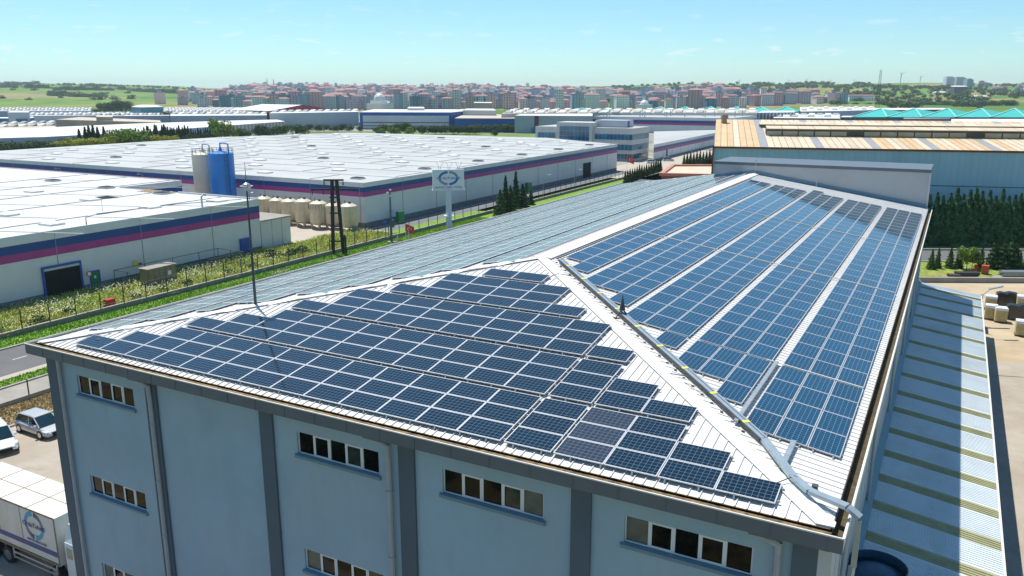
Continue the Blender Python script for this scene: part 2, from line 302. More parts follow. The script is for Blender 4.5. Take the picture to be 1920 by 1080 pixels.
# generic built-up ground under the industrial estate
estate = weather(weather(pm('estate_ground', (.26,.25,.22), .95, .15, .05), (.12,.16,.05), .9, .018, (1,1,1), .5, .58), (.36,.33,.27), .6, .04)
sheet('industrial_estate_ground', estate, [place(150,-260), place(150,260), place(900,1000), place(900,-1000)], 1)
sheet('parking_lot_paving', paving, rect(-25.2,-7.5,62,66), 3)
sheet('front_verge', drygrass, rect(-25.2,-60,90,-7.5), 3)
sheet('yard_sand', sand, [(33,66),(62,66),(62,117),(40.1,102.2),(33,99)], 3)
sheet('back_lawn', lawn, rect(-48.5,-30,-45.2,205), 3)
sheet('main_road', asphalt, rect(-44.9,-60,-37.3,400), 3)
sheet('road_shoulder', paleroad, rect(-37.3,-60,-36.3,400), 2)
sheet('roadside_verge', lawn, rect(-36.3,-60,-34.2,300), 3)
sheet('sidewalk', concrete, rect(-34.0,-60,-30.1,300), 3)
sheet('dry_grass_strip', drygrass, rect(-29.7,-60,-25.5,66), 3)
sheet('service_road', asphalt2, rect(-59.8,80,-53.5,400), 3)
sheet('pale_service_road', paleroad, rect(-53.5,128,-51.2,400), 2)
sheet('far_lawn', lawn, rect(-53.5,93,-48.8,205), 2)
sheet('meadow_ground', meadow, rect(-61.5,-40,-48.8,93), 2)
sheet('tank_yard', paleroad, [(-59.2,78.2),(-55,92),(-53.6,98),(-130,98),(-130,86),(-96,85),(-90,72.6),(-61,72.6)], 4)
sheet('office_forecourt', paleroad, rect(-51.2,205,-20,400), 3)
sheet('forecourt_left', paleroad, rect(-66,226,-51.2,330), 4)
lane = pm('lane_paint', (.55,.54,.50), .8, .2, 2)
m = MB()
for k in range(40):
    y = -20+k*3.2; m.poly([(-41.2,y,.02),(-41.05,y,.02),(-41.05,y+1.4,.02),(-41.2,y+1.4,.02)])
m.build('lane_markings', lane, kind='structure')
m = MB(); m.box(-45.2,-60,0,-44.95,300,.14); m.box(-34.25,-60,0,-34.0,300,.14); m.box(-25.5,-60,0,-25.25,66,.14); m.build('kerbs', kerb_m, kind='structure')
m = MB(); m.poly([(-47.6,61.0,.03),(-46.1,61.0,.03),(-46.1,64.5,.03),(-47.6,64.5,.03)]); m.solo('manhole_slab', concrete, 'pale concrete slab lying in the green lawn strip beside the fence', 'slab', (-46.8,62.7,0))
#@@ MAIN
# ---------------------------------------------------------------- main factory
kR = RH/(W-AX); kF = RH/AY; kL = RH/AX
zF = lambda y: E+kF*y
zR = lambda x: E+kR*(W-x)
zL = lambda x: E+kL*x
B = thing('factory', 'large grey-blue rendered factory with white metal hipped roof covered in solar panels', 'factory', (17, 30, 0))
m = MB(); WX = (2.08,15.1,21.58,28.08); WZ = (12.52,7.64,3.1)
for z0_, z1_ in ((0,2.2),(3.1,6.74),(7.64,11.62),(12.52,13.42)): m.box(.2,.6,z0_,33.45,.85,z1_)
for z1_ in WZ:
    for p_, q_ in zip((.2,)+tuple(x+3.8 for x in WX), WX+(33.45,)): m.box(p_,.6,z1_-.9,q_,.85,z1_)
m.box(.2,.85,0,.45,DL-.3,13.42); m.box(33.2,.85,0,33.45,D,13.42); m.box(.45,DL-.5,0,17,DL-.3,13.4); m.build('wall', render_wall, B)
clad_side = MB(); clad_side.box(33.46,1.4,.0,33.56,D,13.45)
for k in range(33): clad_side.box(33.56, 2.0+2*k, 0, 33.575, 2.04+2*k, 13.4)
clad_side.build('side_cladding', clad_mat, B, label='pale metal cladding on the long right wall')
m = MB(); m.box(32.2+1.36,.5,0,33.9,1.39,13.35); m.build('corner_cladding', clad_mat, B)
for x in (.12, 6.78, 13.3, 19.82, 26.36, 32.9):
    m = MB(); m.box(x,.5,0,x+.66,.597,13.45); m.build('pilaster', pil_mat, B)
m = MB(); m.box(-.35,-.08,13.36,W+.02,-.05,13.8)
for k in range(24): m.box(.9+1.43*k,-.095,13.37,.93+1.43*k,-.08,13.79)
m.box(-.35,-.05,13.33,W-.3,.59,13.36); m.build('fascia', fas_mat, B)
m = MB(); m.box(-.35,-.05,13.36,-.32,DL,13.8); m.box(W-.02,-.05,13.36,W+.02,D,13.8); m.box(33.58,.0,13.33,W-.02,D,13.36); m.build('side_fascia', lip_mat, B)
m = MB(); m.box(-.37,-.13,13.8,W+.04,-.085,13.84); m.box(W+.0,-.085,13.8,W+.05,D,13.84); m.box(-.40,-.085,13.8,-.36,DL,13.84); m.build('gutter_lip', lip_mat, B)
m = MB(); m.box(-.32,-.05,13.70,W-.3,.2,13.77); m.box(-.32,.26,13.6,-.0,DL,13.64)
m.box(.0,.2,13.70,W-.3,.235,13.84); m.box(W-.34,.2,13.70,W-.30,D,13.84); m.build('gutter_bed', gutdirt, B)
m = MB(); m.box(W-.29,-.04,13.50,W-.03,D,13.54); m.build('side_gutter_bed', weather(pm('side_gutter_dirt', (.06,.045,.02), .9, .4, 4), (.22,.15,.05), .6, 3, (1,1,1), .5, .8), B)
for i, x in enumerate((7.3, 19.6, 32.7)):
    m = MB(); m.box(x-.9,.02,13.24,x-.1,.5,13.33); m.build('gutter_outlet_box', fas_mat, B)
    m = MB(); m.tube([(x-.7,.30,13.2),(x-.15,.40,12.95)],.11); m.tube([(x-.15,.40,13.0),(x-.15,.44,12.2),(x-.15,.44,.1)],.10)
    for z in (11.2, 8.6, 6.0, 3.4): m.cyl((x-.15,.44,z),(x-.15,.44,z+.06),.125)
    m.build('downpipe', pipe_mat, B)
m = MB(); m.tube([(1.05,.46,13.1),(1.05,.46,.1)],.09); m.build('downpipe', pipe_mat, B)
for y in (8, 20, 33, 46, 58): sd = MB(); sd.tube([(33.7,y,13.4),(33.68,y,5.)],.08); sd.build('side_downpipe', pipe_mat, B)
# windows: strips of five panes
PW = MB(); PW.poly([(0,0,0),(.66,0,0),(.66,0,.80),(0,0,.80)]); pane_me = [PW.mesh('pane', g_) for g_ in (glass_dark, glass_dark, glass_dark, pm('window_glass_olive_reflection', (.035,.05,.045), .1, .5, 2.5, spec=.6), pm('window_glass_blind', (.10,.12,.11), .2, .35, 1.8, spec=.5))]  # olive-grey pane variant has reflected greenery painted into its colour
for gi, x0 in enumerate((2.08, 15.1, 21.58, 28.08)):
    for z1 in (12.52, 7.64, 3.1):
        L = 3.8; z0 = z1-.9
        fr = MB(); yb = .70
        fr.box(x0,yb-.02,z0-.0,x0+L,yb+.028,z0+.05); fr.box(x0,yb-.02,z1-.05,x0+L,yb+.028,z1)
        for k in range(6): fr.box(x0-.035+k*.755,yb-.02,z0+.05,x0+.035+k*.755,yb+.028,z1-.05)
        for k in (1, 3): 
            xx = x0+.035+k*.755; fr.box(xx,yb-.035,z0+.05,xx+.05,yb-.02,z1-.05); fr.box(xx+.635,yb-.035,z0+.05,xx+.685,yb-.02,z1-.05); fr.box(xx+.05,yb-.035,z0+.05,xx+.635,yb-.02,z0+.1); fr.box(xx+.05,yb-.035,z1-.1,xx+.635,yb-.02,z1-.05)
        wnd = fr.build('window', frame_white, B)
        for k in range(5):
            pn = inst('pane', rnd.choice(pane_me), wnd); pn.location = (x0+.045+k*.755-17, yb+.003-30, z0+.05); pn.rotation_euler = (rnd.uniform(-.02,.02), 0, rnd.uniform(-.03,.03))
        rv = MB(); rv.hexa([(x0-.09,.50,z0-.14),(x0+L+.09,.50,z0-.14),(x0+L+.09,.599,z0-.14),(x0-.09,.599,z0-.14)],[(x0-.09,.50,z0-.03),(x0+L+.09,.50,z0-.03),(x0+L+.09,.599,z0+.012),(x0-.09,.599,z0+.012)]); rv.box(x0+.002,.599,z0+.001,x0+L-.002,.675,z0+.012); rv.build('sill', sill_blue, wnd)
# roof slopes with standing seams
R0 = MB(); R0.poly([(.0,.22,zF(.22)),(W-.3,.22,zF(.22)),(AX,AY,E+RH)]); R0.box(.05,.20,zF(.2)-.07,W-.35,.235,zF(.2)-.01)
ribs = MB(); n = int(W/.33)
for i in range(1, n):
    x = i*.33; yt = min(x, W-x)*AY/AX-.45
    if yt > .4: ribs.hexa([(x-.018,.21,zF(.21)),(x+.018,.21,zF(.21)),(x+.018,yt,zF(yt)),(x-.018,yt,zF(yt))],[(x-.014,.21,zF(.21)+.04),(x+.014,.21,zF(.21)+.04),(x+.014,yt,zF(yt)+.04),(x-.014,yt,zF(yt)+.04)])
fs = R0.build('roof_front_slope', roofwhite, B); ribs.build('roof_seam', rib_mat, fs, kind='stuff')
R1 = MB(); xe = W-.32; R1.poly([(xe,.3,zR(xe)),(xe,D,zR(xe)),(AX,D,E+RH),(AX,AY,E+RH)]); ribs = MB(); n = int(D/.33)
for i in range(2, n):
    y = i*.33; x0 = AX+.25 if y > AY else W-y*AX/AY+.35
    if x0 < xe-.1: ribs.hexa([(x0,y-.018,zR(x0)),(xe,y-.018,zR(xe)),(xe,y+.018,zR(xe)),(x0,y+.018,zR(x0))],[(x0,y-.010,zR(x0)+.026),(xe,y-.010,zR(xe)+.026),(xe,y+.010,zR(xe)+.026),(x0,y+.010,zR(x0)+.026)])
fs = R1.build('roof_right_slope', roofwhite, B); ribs.build('roof_seam', rib_mat, fs, kind='stuff')
R2 = MB(); R2.poly([(0,.3,E),(AX,AY,E+RH),(AX,DL,E+RH),(0,DL,E)]); ribs = MB(); n = int(DL/.33)
for i in range(2, n):
    y = i*.33; x1 = AX-.25 if y > AY else y*AX/AY-.35
    if x1 > .2: ribs.hexa([(.0,y-.018,zL(0)),(x1,y-.018,zL(x1)),(x1,y+.018,zL(x1)),(.0,y+.018,zL(0))],[(.0,y-.008,zL(0)+.016),(x1,y-.008,zL(x1)+.016),(x1,y+.008,zL(x1)+.016),(.0,y+.008,zL(0)+.016)])
fs = R2.build('roof_left_slope', roofwhite, B); ribs.build('roof_seam', rib_mat, fs, kind='stuff')
def cap(p, q, a, b, h=.055):           # folded flashing along p-q with half-width vectors a and b
    m = MB(); p, q, a, b = map(Vector, (p, q, a, b)); up = Vector((0,0,h))
    m.hexa([p+up, q+up, q+a+up, p+a+up], [p+up*1.7, q+up*1.7, q+a+up*1.5, p+a+up*1.5]); m.hexa([p+b+up, q+b+up, q+up, p+up], [p+b+up*1.5, q+b+up*1.5, q+up*1.7, p+up*1.7]); return m
apex = (AX,AY,E+RH)
cw = .42
cap((W-.25,.25,zF(.1)),apex,(-cw*1.1,0,0),(0,cw*.7,0)).build('hip_cap', flash, B)
cap((.2,.2,zF(.2)),apex,(cw*.8,0,0),(0,cw*.8,0)).build('hip_cap', flash, B)
cap(apex,(AX,DL,E+RH),(.5,0,-.5*kR),(-.5,0,-.5*kL)).build('ridge_cap', flash, B)
# ---------------------------------------------------------------- solar arrays
PL, PWD, TH = 1.645, .99, .035
alu_pale = pm('panel_frame_pale', (.80,.82,.82), .5, .03, 6)
def panel_meshes(mat_):
    a = MB(); a.box(.03,.03,.004,PL-.03,PWD-.03,TH-.006); b = MB(); b.box(0,0,0,PL,.03,TH); b.box(0,PWD-.03,0,PL,PWD,TH); b.box(0,.03,0,.03,PWD-.03,TH); b.box(PL-.03,.03,0,PL,PWD-.03,TH)
    return a.mesh('solar_panel', mat_), b.mesh('frame', alu_pale if mat_ is pv_left else alu)
PM = {k: panel_meshes(v) for k, v in dict(front=pv_front, dust=pv_dust, right=pv_right, left=pv_left).items()}
rail_m = galv
def array(label, base, cells, rails):
    A = thing('solar_array', label, 'solar array', base)
    for kind, origin, ex, ey in cells:
        ez = ex.cross(ey); M = Matrix((( ex.x,ey.x,ez.x,origin[0]-base[0]),(ex.y,ey.y,ez.y,origin[1]-base[1]),(ex.z,ey.z,ez.z,origin[2]-base[2]),(0,0,0,1)))
        o = inst('solar_panel', PM[kind][0], A, mw=M); inst('frame', PM[kind][1], o)
        if kind == 'dust': o['label'] = 'dusty grey-speckled solar panel'
    m = MB()
    for p, q in rails: m.bar(p, q, .05, .045)
    m.build('mounting_rail', rail_m, A, kind='stuff'); return A
XB = [2.32+1.655*i for i in range(14)]; XB = [(XB[i], XB[i]) for i in range(13)]
XC = [2.34+1.654*i for i in range(13)]+[23.97, 25.71, 27.37, 29.04, 30.70]     # left edges of 18 columns
cf = math.cos(math.atan(kF)); sf = math.sin(math.atan(kF)); OFF = .12
FEX = Vector((1,0,0)); FEY = Vector((0,cf,sf))
FR = [(.56, [(0,18),(1,17),(2,16)], 'nearest the eaves'), (3.76, [(2,16),(3,15),(4,14)], 'second up from the eaves'), (7.02, [(4,14),(5,13),(5,13)], 'in the middle of the slope'), (10.26, [(6,12),(7,11),(7,11)], 'fourth up from the eaves'), (13.46, [(8,10)], 'two panels just under the roof peak')]
for bi, (y0, rows, what) in enumerate(FR):
    cells = []; rails = []
    for r_, (a, b) in enumerate(rows):
        yy = y0+r_*1.012*cf
        for c in range(a, b):
            kind = 'dust' if (bi == 0 and c == 14) or (bi == 1 and c == 12 and r_ == 0 and False) else 'front'
            cells.append((kind, (XC[c], yy, zF(yy)+OFF), FEX, FEY))
        for t_ in (.2, .8): 
            y3 = yy+t_*cf; rails.append(((XC[a]-.1,y3,zF(y3)+.07),(XC[b-1]+1.75,y3,zF(y3)+.07)))
    a, b = rows[0]
    for k in range(int((b-a)*1.66/.99)):
        x = XC[a]+.2+k*.99; rails.append(((x,y0-.03,zF(y0)+.01),(x,y0+.03,zF(y0)+.11)))
    array('dark blue solar array on the front roof slope, %s' % (what if bi == 4 else 'band '+what), (XC[a], y0, zF(y0)), cells, rails)
cr_ = math.cos(math.atan(kR)); sr_ = math.sin(math.atan(kR))
REX = Vector((0,1,0)); REY = Vector((-cr_,0,sr_)); LEX = Vector((0,-1,0)); LEY = Vector((cr_,0,sr_))
def yrow(k):     # slight gaps where the cable trays cross
    y = 4.5+1.668*k
    if k >= 4: y += .12
    if k >= 14: y += .14
    if k >= 23: y += .14
    return y
ordn = ['nearest the right gutter', 'second from the right gutter', 'third from the right gutter', 'fourth from the right gutter', 'narrow one beside the ridge']
RS = [(33.52, [(0,34),(0,34),(0,34)]), (30.12, [(1,34),(2,34),(2,34)]), (26.76, [(3,34),(4,34),(4,35)]), (23.42, [(5,34),(6,34),(6,34)]), (20.05, [(7,34),(8,34)])]
for si, (xr, cols) in enumerate(RS):
    cells = []; rails = []
    for c, (k0, k1) in enumerate(cols):
        xc = xr-c*1.015*cr_
        for k in range(k0, k1): cells.append(('right', (xc, yrow(k), zR(xc)+.07), REX, REY))
        for t_ in (.2, .8): x3 = xc-t_*cr_; rails.append(((x3,yrow(k0)-.1,zR(x3)+.02),(x3,yrow(k1)+.05,zR(x3)+.02)))
    k0 = cols[0][0]
    for k in range(int((yrow(34)-yrow(k0))/.99)):
        y = yrow(k0)+.3+k*.99; rails.append(((xr+.03,y,zR(xr)),(xr-.03,y,zR(xr)+.03)))
    array('bright blue solar array on the right roof slope, strip '+ordn[si], (xr, yrow(k0), zR(xr)), cells, rails)
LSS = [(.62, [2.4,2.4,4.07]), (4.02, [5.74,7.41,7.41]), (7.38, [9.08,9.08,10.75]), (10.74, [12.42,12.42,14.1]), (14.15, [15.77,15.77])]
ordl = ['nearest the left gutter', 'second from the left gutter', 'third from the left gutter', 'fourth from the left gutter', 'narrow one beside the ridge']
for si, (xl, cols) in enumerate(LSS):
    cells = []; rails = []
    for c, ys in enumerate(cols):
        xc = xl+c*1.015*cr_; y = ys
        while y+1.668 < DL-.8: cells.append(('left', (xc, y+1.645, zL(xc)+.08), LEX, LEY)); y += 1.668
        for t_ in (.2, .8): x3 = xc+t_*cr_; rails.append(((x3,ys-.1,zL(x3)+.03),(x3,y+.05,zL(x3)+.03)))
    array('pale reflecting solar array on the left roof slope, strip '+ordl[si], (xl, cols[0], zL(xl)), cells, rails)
# cable trays and small roof gear
t = thing('cable_tray', 'pale metal cable tray with yellow marks running down the right hip', 'cable tray', (33, 1, E))
hp = [(17.95,16.6),(24.2,10.35),(28.5,6.05),(31.0,3.5)]
m = MB(); off = .10
P0 = lambda x, y: Vector((x+.35, y+.35, zR(x+.35)+off))
for (a, b), (c, d) in zip(hp[:-1], hp[1:]): m.bar(P0(a,b), P0(c,d), .25, .12)
low = [P0(31.0,3.5), Vector((32.55,1.95,zR(32.55)+.16)), Vector((33.1,1.35,zR(33.1)+.2)), Vector((34.1,1.0,14.12)), Vector((34.42,.9,13.95)), Vector((34.42,.85,12.6)), Vector((34.3,.7,9.5)), Vector((34.3,.7,6.0))]
for i_, (a, b) in enumerate(zip(low[:-1], low[1:])): m.bar(a, b, .24 if i_ < 4 else .14, .11)
m.build('tray', tray_mat, t)
m = MB()
for (a, b), (c, d) in zip(hp[:-1], hp[1:]): m.bar(P0(a,b)+Vector((.02,.02,.121)), P0(c,d)+Vector((.02,.02,.121)), .025, .008); m.bar(P0(a,b)-Vector((.11,.11,.0)), P0(c,d)-Vector((.11,.11,.0)), .03, .118)
m.build('cover_joint', dark_metal, t)
for k in range(9):
    f = (k+.5)/9; a = P0(17.95+f*13.0, 16.6-f*13.05); d = Vector((.7,-.7,0)); m = MB(); m.bar(a+Vector((0,0,.121)), a+d*.14+Vector((0,0,.121-kR*.1)), .25, .01); m.build('yellow_mark', yellow, t)
m = MB()
for k in range(28):
    f = k/28; x = 17.95+f*13; y = 16.6-f*13.05; a = P0(x, y); m.bar(a-Vector((.2,.2,.02)), a-Vector((.2,.2,.10)), .1, .04)
m.build('bracket', dark_metal, t, kind='stuff')
m = MB(); m.bar((33.6,.45,11.9),(34.3,.45,11.9),.05,.12,(0,1,0)); m.bar((33.6,.45,11.4),(34.3,.45,11.4),.05,.12,(0,1,0)); m.build('wall_bracket', galv, t)
def tray_line(label, pts, w_=.16, h_=.06, mat_=galv, name='cable_tray'):
    m = MB()
    for a, b in zip(pts[:-1], pts[1:]): m.bar(a, b, w_, h_)
    return m.solo(name, mat_, label, 'cable tray' if name == 'cable_tray' else 'cable', pts[0])
for y, lab in ((yrow(4)-.09, 'thin cable tray crossing the right slope nearest the front hip'), (yrow(14)-.1, 'thin cable tray crossing the middle of the right slope'), (yrow(23)-.1, 'thin cable tray crossing the right slope farthest from the hip')):
    x0 = 18.0 if y > 17 else 29.9
    tray_line(lab, [(x0,y,zR(x0)+.115),(33.5,y,zR(33.5)+.115)], .06, .025, lip_mat)
tray_line('galvanised tray between the two rightmost array strips near the hip', [(30.32,4.5,zR(30.32)+.1),(30.32,11.2,zR(30.32)+.1)], .14, .08)
tray_line('short galvanised tray joining the rightmost array to the hip tray', [(32.15,2.45,zR(32.15)+.1),(32.15,4.45,zR(32.15)+.1)], .16, .08)
tray_line('cable run along the right of the ridge', [(17.9,17.2,zR(17.9)+.06),(17.9,62.5,zR(17.9)+.06)], .05, .05, dark_metal, 'cable_run')
tray_line('galvanised cable run along the left of the ridge', [(16.35,16.5,zL(16.35)+.08),(16.35,73,zL(16.35)+.08)], .12, .1, galv, 'cable_run')
def wire(label, pts, r=.018, mat_=dark_metal): m = MB(); m.tube(pts, r, 5); return m.solo('cable', mat_, label, 'cable', pts[0])
hipz = lambda y: zF(y)
wire('thin grey cable following the left hip of the roof', [(x+.55+.1*math.sin(x*3), x-.05, zF(x)+.10+.03*math.sin(x*5)) for x in [1.5+.5*i for i in range(30)]], .02, galv)
wire('thin cable crossing the hip cap from the topmost front panels', [(18.9,14.3,zF(14.3)+.1),(19.2,14.6,zF(14.6)+.2),(19.9,14.7,zR(19.9)+.2)])
wire('thin cable crossing the hip cap beside the second front band', [(27.4,6.8,zF(6.8)+.1),(28.0,6.6,zF(6.6)+.2),(28.8,6.1,zR(28.8)+.2)])
wire('thin cable crossing the hip cap from the lowest front band', [(32.2,1.5,zF(1.5)+.15),(32.6,1.9,zF(1.9)+.22),(33.0,1.6,zR(33)+.25)])
m = MB(); x, y = 6.84, 6.91; z0 = zF(6.9)
P = thing('lightning_mast', 'tall thin dark mast with ball finial rising from the left roof hip', 'lightning mast', (x, y, z0))
MB().cyl((x,y,z0),(x,y,20.45),.07,8,.035).build('pole', dark_metal, P)
mm = MB(); mm.lathe((x,y,20.55),[(.02,-.2),(.16,-.12),(.22,0),(.16,.12),(.02,.2)],14); mm.cyl((x,y,20.56),(x,y,20.59),.30,14); mm.build('ball', galv, P, smooth=False)
MB().cyl((x,y,20.7),(x,y,21.7),.02,6,.008).build('spike', dark_metal, P)
x, y = 23.75, 11.45; z0 = zR(x)
P = thing('lightning_rod', 'small dark cone finial on tripod legs beside the hip tray', 'lightning rod', (x, y, z0))
MB().cyl((x,y,z0+.35),(x,y,z0+1.0),.14,8,.01).build('cone', dark_metal, P)
m = MB()
for a in (0, 2.1, 4.2): m.cyl((x,y,z0+.4),(x+.4*math.cos(a),y+.4*math.sin(a),z0),.03,6); m.box(x+.4*math.cos(a)-.08,y+.4*math.sin(a)-.08,z0,x+.4*math.cos(a)+.08,y+.4*math.sin(a)+.08,z0+.06)
m.build('tripod', dark_metal, P)
for x, y, lab in ((3.0,1.25,'small dark bracket on the bare sheet by the left roof corner'), (33.15,2.0,'small dark bracket on the bare sheet by the right roof corner')):
    z0 = zF(y) if x < 10 else zR(x); m = MB(); m.box(x-.08,y-.1,z0,x+.08,y+.1,z0+.16); m.box(x-.16,y-.16,z0,x+.16,y-.1,z0+.04); m.solo('roof_bracket', dark_metal, lab, 'bracket', (x,y,z0))
# ---------------------------------------------------------------- parapet wing behind the roof
P = thing('rear_wing', 'plain grey parapet wall of the rear wing standing across the far roof end', 'building', (23, D+2, 0))
m = MB(); m.box(12.95,D+.02,0,33.6,D+7.0,17.25); m.build('wall', parapet_mat, P)
m = MB(); m.box(12.85,D-.03,17.25,33.7,D+7.1,17.55); m.build('coping', fas_mat, P)
m = MB(); m.box(33.6,D-.02,3,33.75,D+.25,17.2); m.build('corner_trim', clad_mat, P)
m = MB()
m.hexa([(AX,D-.14,E+RH+.05),(33.6,D-.14,zR(33.6)+.05),(33.6,D+.0,zR(33.6)+.05),(AX,D+.0,E+RH+.05)],[(AX,D-.05,E+RH+.35),(33.6,D-.05,zR(33.6)+.35),(33.6,D+.0,zR(33.6)+.35),(AX,D+.0,E+RH+.35)])
m.hexa([(12.9,D-.14,zL(12.9)+.05),(AX,D-.14,E+RH+.05),(AX,D+.0,E+RH+.05),(12.9,D+.0,zL(12.9)+.05)],[(12.9,D-.05,zL(12.9)+.35),(AX,D-.05,E+RH+.35),(AX,D+.0,E+RH+.35),(12.9,D+.0,zL(12.9)+.35)])
m.build('base_shadow_strip', sill_blue, P)  # dark teal strip built in place of the parapet's shadow on the roof
m = MB(); m.tube([(17.3,D-.3,E+RH),(17.3,D-.25,17.9),(17.3,D+.3,17.9)],.035,6); m.solo('vent_pipe', galv, 'thin galvanised pipe standing at the ridge end against the parapet', 'pipe', (17.3,D-.3,E+RH))
m = MB(); m.tube([(23.5,D-.5,zR(23.5)),(23.5,D-.5,zR(23.5)+.7)],.03,6); m.solo('vent_pipe', galv, 'short stub pipe at the foot of the parapet wall', 'pipe', (23.5,D-.5,zR(23.5)))
m = MB(); m.box(33.75,D+.1,14.9,34.0,D+.3,15.2); m.tube([(33.6,D+.2,15.0),(33.8,D+.2,15.05)],.03,6); m.solo('security_camera', dark_metal, 'small dark camera on the outer corner of the parapet wall', 'camera', (33.7,D+.2,15))
# ---------------------------------------------------------------- lean-to canopy on the right
zi, zo, X0, X1 = 5.0, 4.2, 33.58, 39.5; ks = (zi-zo)/(X1-X0)
zS = lambda x: zi-ks*(x-X0)
C_ = thing('canopy', 'long white corrugated canopy with translucent strips along the right wall of the factory', 'canopy', (36, 40, 0))
stripsY = [8.2,10.7,13.6,16.6,19.9,23.2,26.6,30.2,34.0,37.4,41.6,46.2,50.6,55.6,59.7,64.4,68.6,72.2]; SW = 1.0
ya = 4.0; yb_ = 75.0; cur = ya; body = MB(); rb = MB(); rg = MB()
for y in stripsY:
    body.hexa([(X0,cur,zi-.05),(X1,cur,zo-.05),(X1,y,zo-.05),(X0,y,zi-.05)],[(X0,cur,zi),(X1,cur,zo),(X1,y,zo),(X0,y,zi)]); cur = y+SW
    g = MB(); g.hexa([(X0,y,zi-.05),(X1,y,zo-.05),(X1,y+SW,zo-.05),(X0,y+SW,zi-.05)],[(X0,y,zi-.005),(X1,y,zo-.005),(X1,y+SW,zo-.005),(X0,y+SW,zi-.005)])
    for k in range(4): yy = y+.1+k*.21; g.hexa([(X0,yy-.025,zi-.005),(X1,yy-.025,zo-.005),(X1,yy+.025,zo-.005),(X0,yy+.025,zi-.005)],[(X0,yy-.015,zi+.035),(X1,yy-.015,zo+.035),(X1,yy+.015,zo+.035),(X0,yy+.015,zi+.035)])
    g.build('translucent_strip', shed_grp, C_)
body.hexa([(X0,cur,zi-.05),(X1,cur,zo-.05),(X1,yb_,zo-.05),(X0,yb_,zi-.05)],[(X0,cur,zi),(X1,cur,zo),(X1,yb_,zo),(X0,yb_,zi)]); bo = body.build('roof_sheet', shed_white, C_)
y = ya
while y < yb_:
    if not any(s-.03 < y < s+SW+.03 for s in stripsY): rb.hexa([(X0,y-.03,zi),(X1,y-.03,zo),(X1,y+.03,zo),(X0,y+.03,zi)],[(X0,y-.018,zi+.035),(X1,y-.018,zo+.035),(X1,y+.018,zo+.035),(X0,y+.018,zi+.035)])
    y += .2
rb.build('corrugation', shed_white, C_, kind='stuff')
m = MB(); m.box(X1,ya,zo-.16,X1+.12,yb_,zo-.02); m.build('gutter', lip_mat, C_)
m = MB(); m.hexa([(33.57,ya,zi+.02),(33.9,ya,zi-.02),(33.9,yb_,zi-.02),(33.57,yb_,zi+.02)],[(33.57,ya,zi+.35),(33.9,ya,zi+.05),(33.9,yb_,zi+.05),(33.57,yb_,zi+.35)]); m.build('wall_flashing', sill_blue, C_)
for k in range(12):
    y = 5+k*6.2; m = MB(); m.box(39.2,y,0,39.35,y+.15,zo-.06); m.build('post', galv, C_)
for k in range(12):
    y = 5+k*6.2; m = MB(); m.bar((33.6,y+.07,zi-.3),(39.4,y+.07,zo-.28),.12,.2); m.build('rafter', galv, C_)
m = MB(); m.box(33.6,yb_-.05,3.0,39.4,yb_,3.9); m.build('end_skirt', shed_white, C_)
# dust duct hood near the camera on the canopy
D_ = thing('exhaust_duct', 'big dark blue round exhaust duct hood above the near end of the canopy', 'duct', (34.66, 12.5, 4.6))
duct_m = pm('duct_blue', (.03,.10,.17), .45, .12, 1.0, spec=.4)
m = MB(); m.lathe((34.66,12.5,4.6),[(1.02,-.3),(1.02,1.15),(1.0,1.15)],28); m.lathe((34.66,12.5,4.6),[(1.0,1.15),(.72,1.32),(.4,1.42),(.01,1.45)],28); m.build('drum', duct_m, D_, smooth=False)
m = MB(); m.lathe((34.66,12.5,4.6),[(1.12,1.02),(1.16,1.02),(1.16,1.22),(1.12,1.22)],28); m.build('rim', dark_metal, D_)
m = MB()
for i in range(14):
    a0, a1 = -.3+i*.27, -.3+(i+1)*.27
    p = [(34.66+r*math.cos(a), 12.5+r*math.sin(a), z) for a, r, z in ((a0,1.28,5.0),(a1,1.28,5.0),(a1,1.14,6.2),(a0,1.14,6.2))]; q = [(34.66+(r-.04)*math.cos(a), 12.5+(r-.04)*math.sin(a), z) for a, r, z in ((a0,1.28,5.0),(a1,1.28,5.0),(a1,1.14,6.2),(a0,1.14,6.2))]; m.hexa(q, p)
m.build('hood', duct_m, D_)
